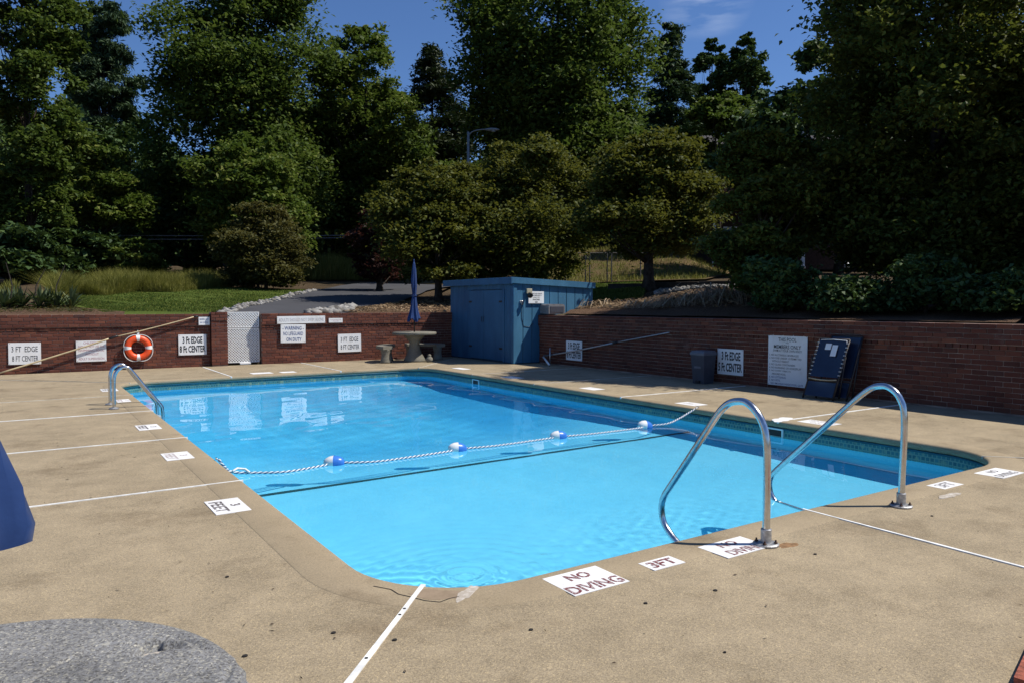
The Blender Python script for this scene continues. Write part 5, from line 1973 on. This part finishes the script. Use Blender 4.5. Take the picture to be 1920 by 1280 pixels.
# ------------------------------------------------------------------ street lamp, cables, fences, house
x, y = at(879, 41)
z0 = Tz(x, y)
t = thing('street_lamp', 'grey street lamp with curved arm rising above the dogwoods', 'street lamp', (x, y, z0), -YAW)
top = 1.55 + (571 - 252) / 1400 * 41 - z0
MB().tube([(0, 0, 0), (0, 0, top * .5), (0, 0, top)], [.11, .09, .07], 10).build('lamp_post', MAT['lamp_grey'], t, True)
MB().tube(smooth_path([(0, 0, top - .25), (.18, 0, top - .02), (.55, 0, top + .10), (.95, 0, top + .13)], 5), .032, 8).build('lamp_arm', MAT['lamp_grey'], t, True)
hd = MB().lathe([(.02, -.42), (.09, -.38), (.15, -.2), (.17, .0), (.14, .2), (.05, .36), (.01, .38)], (0, 0, 0), 14, 1, .5).build('lamp_head', MAT['lamp_grey'], t, True)
hd.location = (1.32, 0, top + .12)
hd.rotation_euler = (0, R(90), 0)
hd.scale = (.6, 1.6, 1)
ln_ = MB().lathe([(.02, -.05), (.10, -.03), (.12, 0)], (1.36, 0, top + .04), 12).build('lens', MAT['lens'], t, True)

for kq, (p0, p1) in enumerate((((-140, 446, 40), (700, 446, 44)), ((-140, 436, 40), (700, 442, 44)))):
    ends = []
    for px, py, dp in (p0, p1):
        x, y = at(px, dp)
        ends.append(Vector((x, y, 1.55 + (571 - py) / 1400 * dp)))
    MB().tube(pole_path(ends[0], ends[1], 14, .12), .022, 5).build('overhead_cable', MAT['cable'], None, label=['lower overhead cable crossing in front of the left wood', 'upper overhead cable crossing in front of the left wood'][kq], cat='cable', group='overhead cables')
p0, p1 = at(1140, 24.5), at(1400, 22.8)
t = thing('timber_edging', 'low dark timber edging along the top of the straw bank', 'edging', (*p0, Tz(*p0)), math.atan2(p1[1] - p0[1], p1[0] - p0[0]))
tl_ = math.hypot(p1[0] - p0[0], p1[1] - p0[1])
for i in range(3):
    b = MB().bbox((tl_ * i / 3 + .01, -.08, -.1), (tl_ * (i + 1) / 3 - .01, .08, .20), .01).build('beam', MAT['wood_dark'], t)
    q = (p0[0] + (p1[0] - p0[0]) * (i + .5) / 3, p0[1] + (p1[1] - p0[1]) * (i + .5) / 3)
    b.location.z = Tz(*q) - Tz(*p0)

# wooden rail fence between the trunks
x, y = at(425, 38)
t = thing('rail_fence', 'dark wooden rail fence glimpsed between the small tree trunks', 'fence', (x, y, Tz(x, y)), -YAW)
for i in range(4):
    MB().bbox((i * .95 - .06, -.05, -.1), (i * .95 + .06, .05, 1.15), .01).build('post', MAT['wood_dark'], t)
for z in (.25, .58, .92):
    MB().bbox((-.1, -.09, z), (2.95, -.052, z + .11), .006).build('rail', MAT['wood_dark'], t)

# chain-link fence
x, y = at(1060, 31)
t = thing('wire_fence', 'wire fence with thin posts on the slope behind the shed', 'fence', (x, y, Tz(x, y)), -YAW)
fw = 3.2
for dx in (0, .82, 1.0, 1.72, 1.9, 3.1):
    MB().tube([(dx, 0, -.3), (dx, 0, 1.42)], .028, 6).build('post', MAT['galv'], t)
MB().tube([(0, 0, 1.40), (fw, 0, 1.40)], .018, 6).build('top_rail', MAT['galv'], t)
b = MB()
for i in range(-14, 34):
    for sg in (1, -1):
        xa = i * .10
        za, zb2 = 0.0, 1.38
        xb = xa + sg * 1.38
        xa2, xb2 = max(0, min(fw, xa)), max(0, min(fw, xb))
        if abs(xa2 - xb2) > .05:
            f0 = abs(xa2 - xa) / 1.38
            f1 = abs(xb2 - xa) / 1.38
            pa, pb_ = Vector((xa2, .002 * sg, f0 * 1.38)), Vector((xb2, .002 * sg, f1 * 1.38))
            b.add([pa + Vector((-.002, 0, 0)), pa + Vector((.002, 0, 0)), pb_ + Vector((.002, 0, 0)), pb_ + Vector((-.002, 0, 0))], [(0, 1, 2, 3)])
b.build('mesh_wire', MAT['galv'], t, kind='stuff')

# house glimpsed through the big tree
x, y = at(1322, 44)
z0 = Tz(x, y)
hs = thing('brick_house', 'brick house with pale gable and white columns half hidden behind the big tree', 'house', (x, y, z0 - .3), -YAW)
HW, HD, HH = 17.0, 8.0, 5.6
MB().box((0, 0, 0), (HW, HD, HH)).build('wall', MAT['house_brick'], hs)
gb = MB().add([(2.2, -.02, HH), (8.8, -.02, HH), (5.5, -.02, HH + 2.5), (2.2, .5, HH), (8.8, .5, HH), (5.5, .5, HH + 2.5)], [(0, 1, 2), (5, 4, 3), (0, 3, 4, 1), (1, 4, 5, 2), (2, 5, 3, 0)])
gb.build('gable', MAT['siding'], hs)
rf = MB().add([(-.4, -.5, HH - .05), (HW + .4, -.5, HH - .05), (HW + .4, HD / 2, HH + 2.9), (-.4, HD / 2, HH + 2.9), (-.4, HD + .5, HH - .05), (HW + .4, HD + .5, HH - .05),
               (-.4, -.5, HH + .12), (HW + .4, -.5, HH + .12), (HW + .4, HD / 2, HH + 3.07), (-.4, HD / 2, HH + 3.07), (-.4, HD + .5, HH + .12), (HW + .4, HD + .5, HH + .12)],
              [(0, 3, 2, 1), (3, 4, 5, 2), (6, 7, 8, 9), (9, 8, 11, 10), (0, 1, 7, 6), (4, 10, 11, 5), (1, 2, 8, 7), (2, 5, 11, 8), (0, 6, 9, 3), (3, 9, 10, 4)])
rf.build('roof', MAT['shingle'], hs)
for cx_ in (.1, 2.6, 5.1, 7.6):
    MB().lathe([(.16, 0), (.16, .1), (.12, .14), (.11, 3.4), (.15, 3.46), (.16, 3.6)], (cx_, -1.5, 0), 12).build('column', MAT['white_pvc'], hs, True)
MB().box((-.2, -1.75, 3.6), (8.0, -.01, 3.82)).build('porch_roof', MAT['white_pvc'], hs)
for wx_, wz_ in ((1.0, 1.0), (4.2, 1.0), (9.2, 1.0), (12.4, 1.0), (15.0, 1.0), (9.2, 3.7), (12.4, 3.7), (15.0, 3.7)):
    b = MB()
    for lo, hi in (((wx_, -.05, wz_), (wx_ + 1.1, .0, wz_ + .08)), ((wx_, -.05, wz_ + 1.42), (wx_ + 1.1, 0, wz_ + 1.5)), ((wx_, -.05, wz_ + .08), (wx_ + .08, 0, wz_ + 1.42)), ((wx_ + 1.02, -.05, wz_ + .08), (wx_ + 1.1, 0, wz_ + 1.42)), ((wx_ + .09, -.045, wz_ + .72), (wx_ + 1.01, 0, wz_ + .78))):
        b.box(lo, hi)
    wn = b.build('window', MAT['white_pvc'], hs)
    MB().box((wx_ + .081, -.02, wz_ + .081), (wx_ + 1.019, -.012, wz_ + 1.419)).build('pane', MAT['glass_dark'], wn)

bpy.data.objects.remove(_fo)
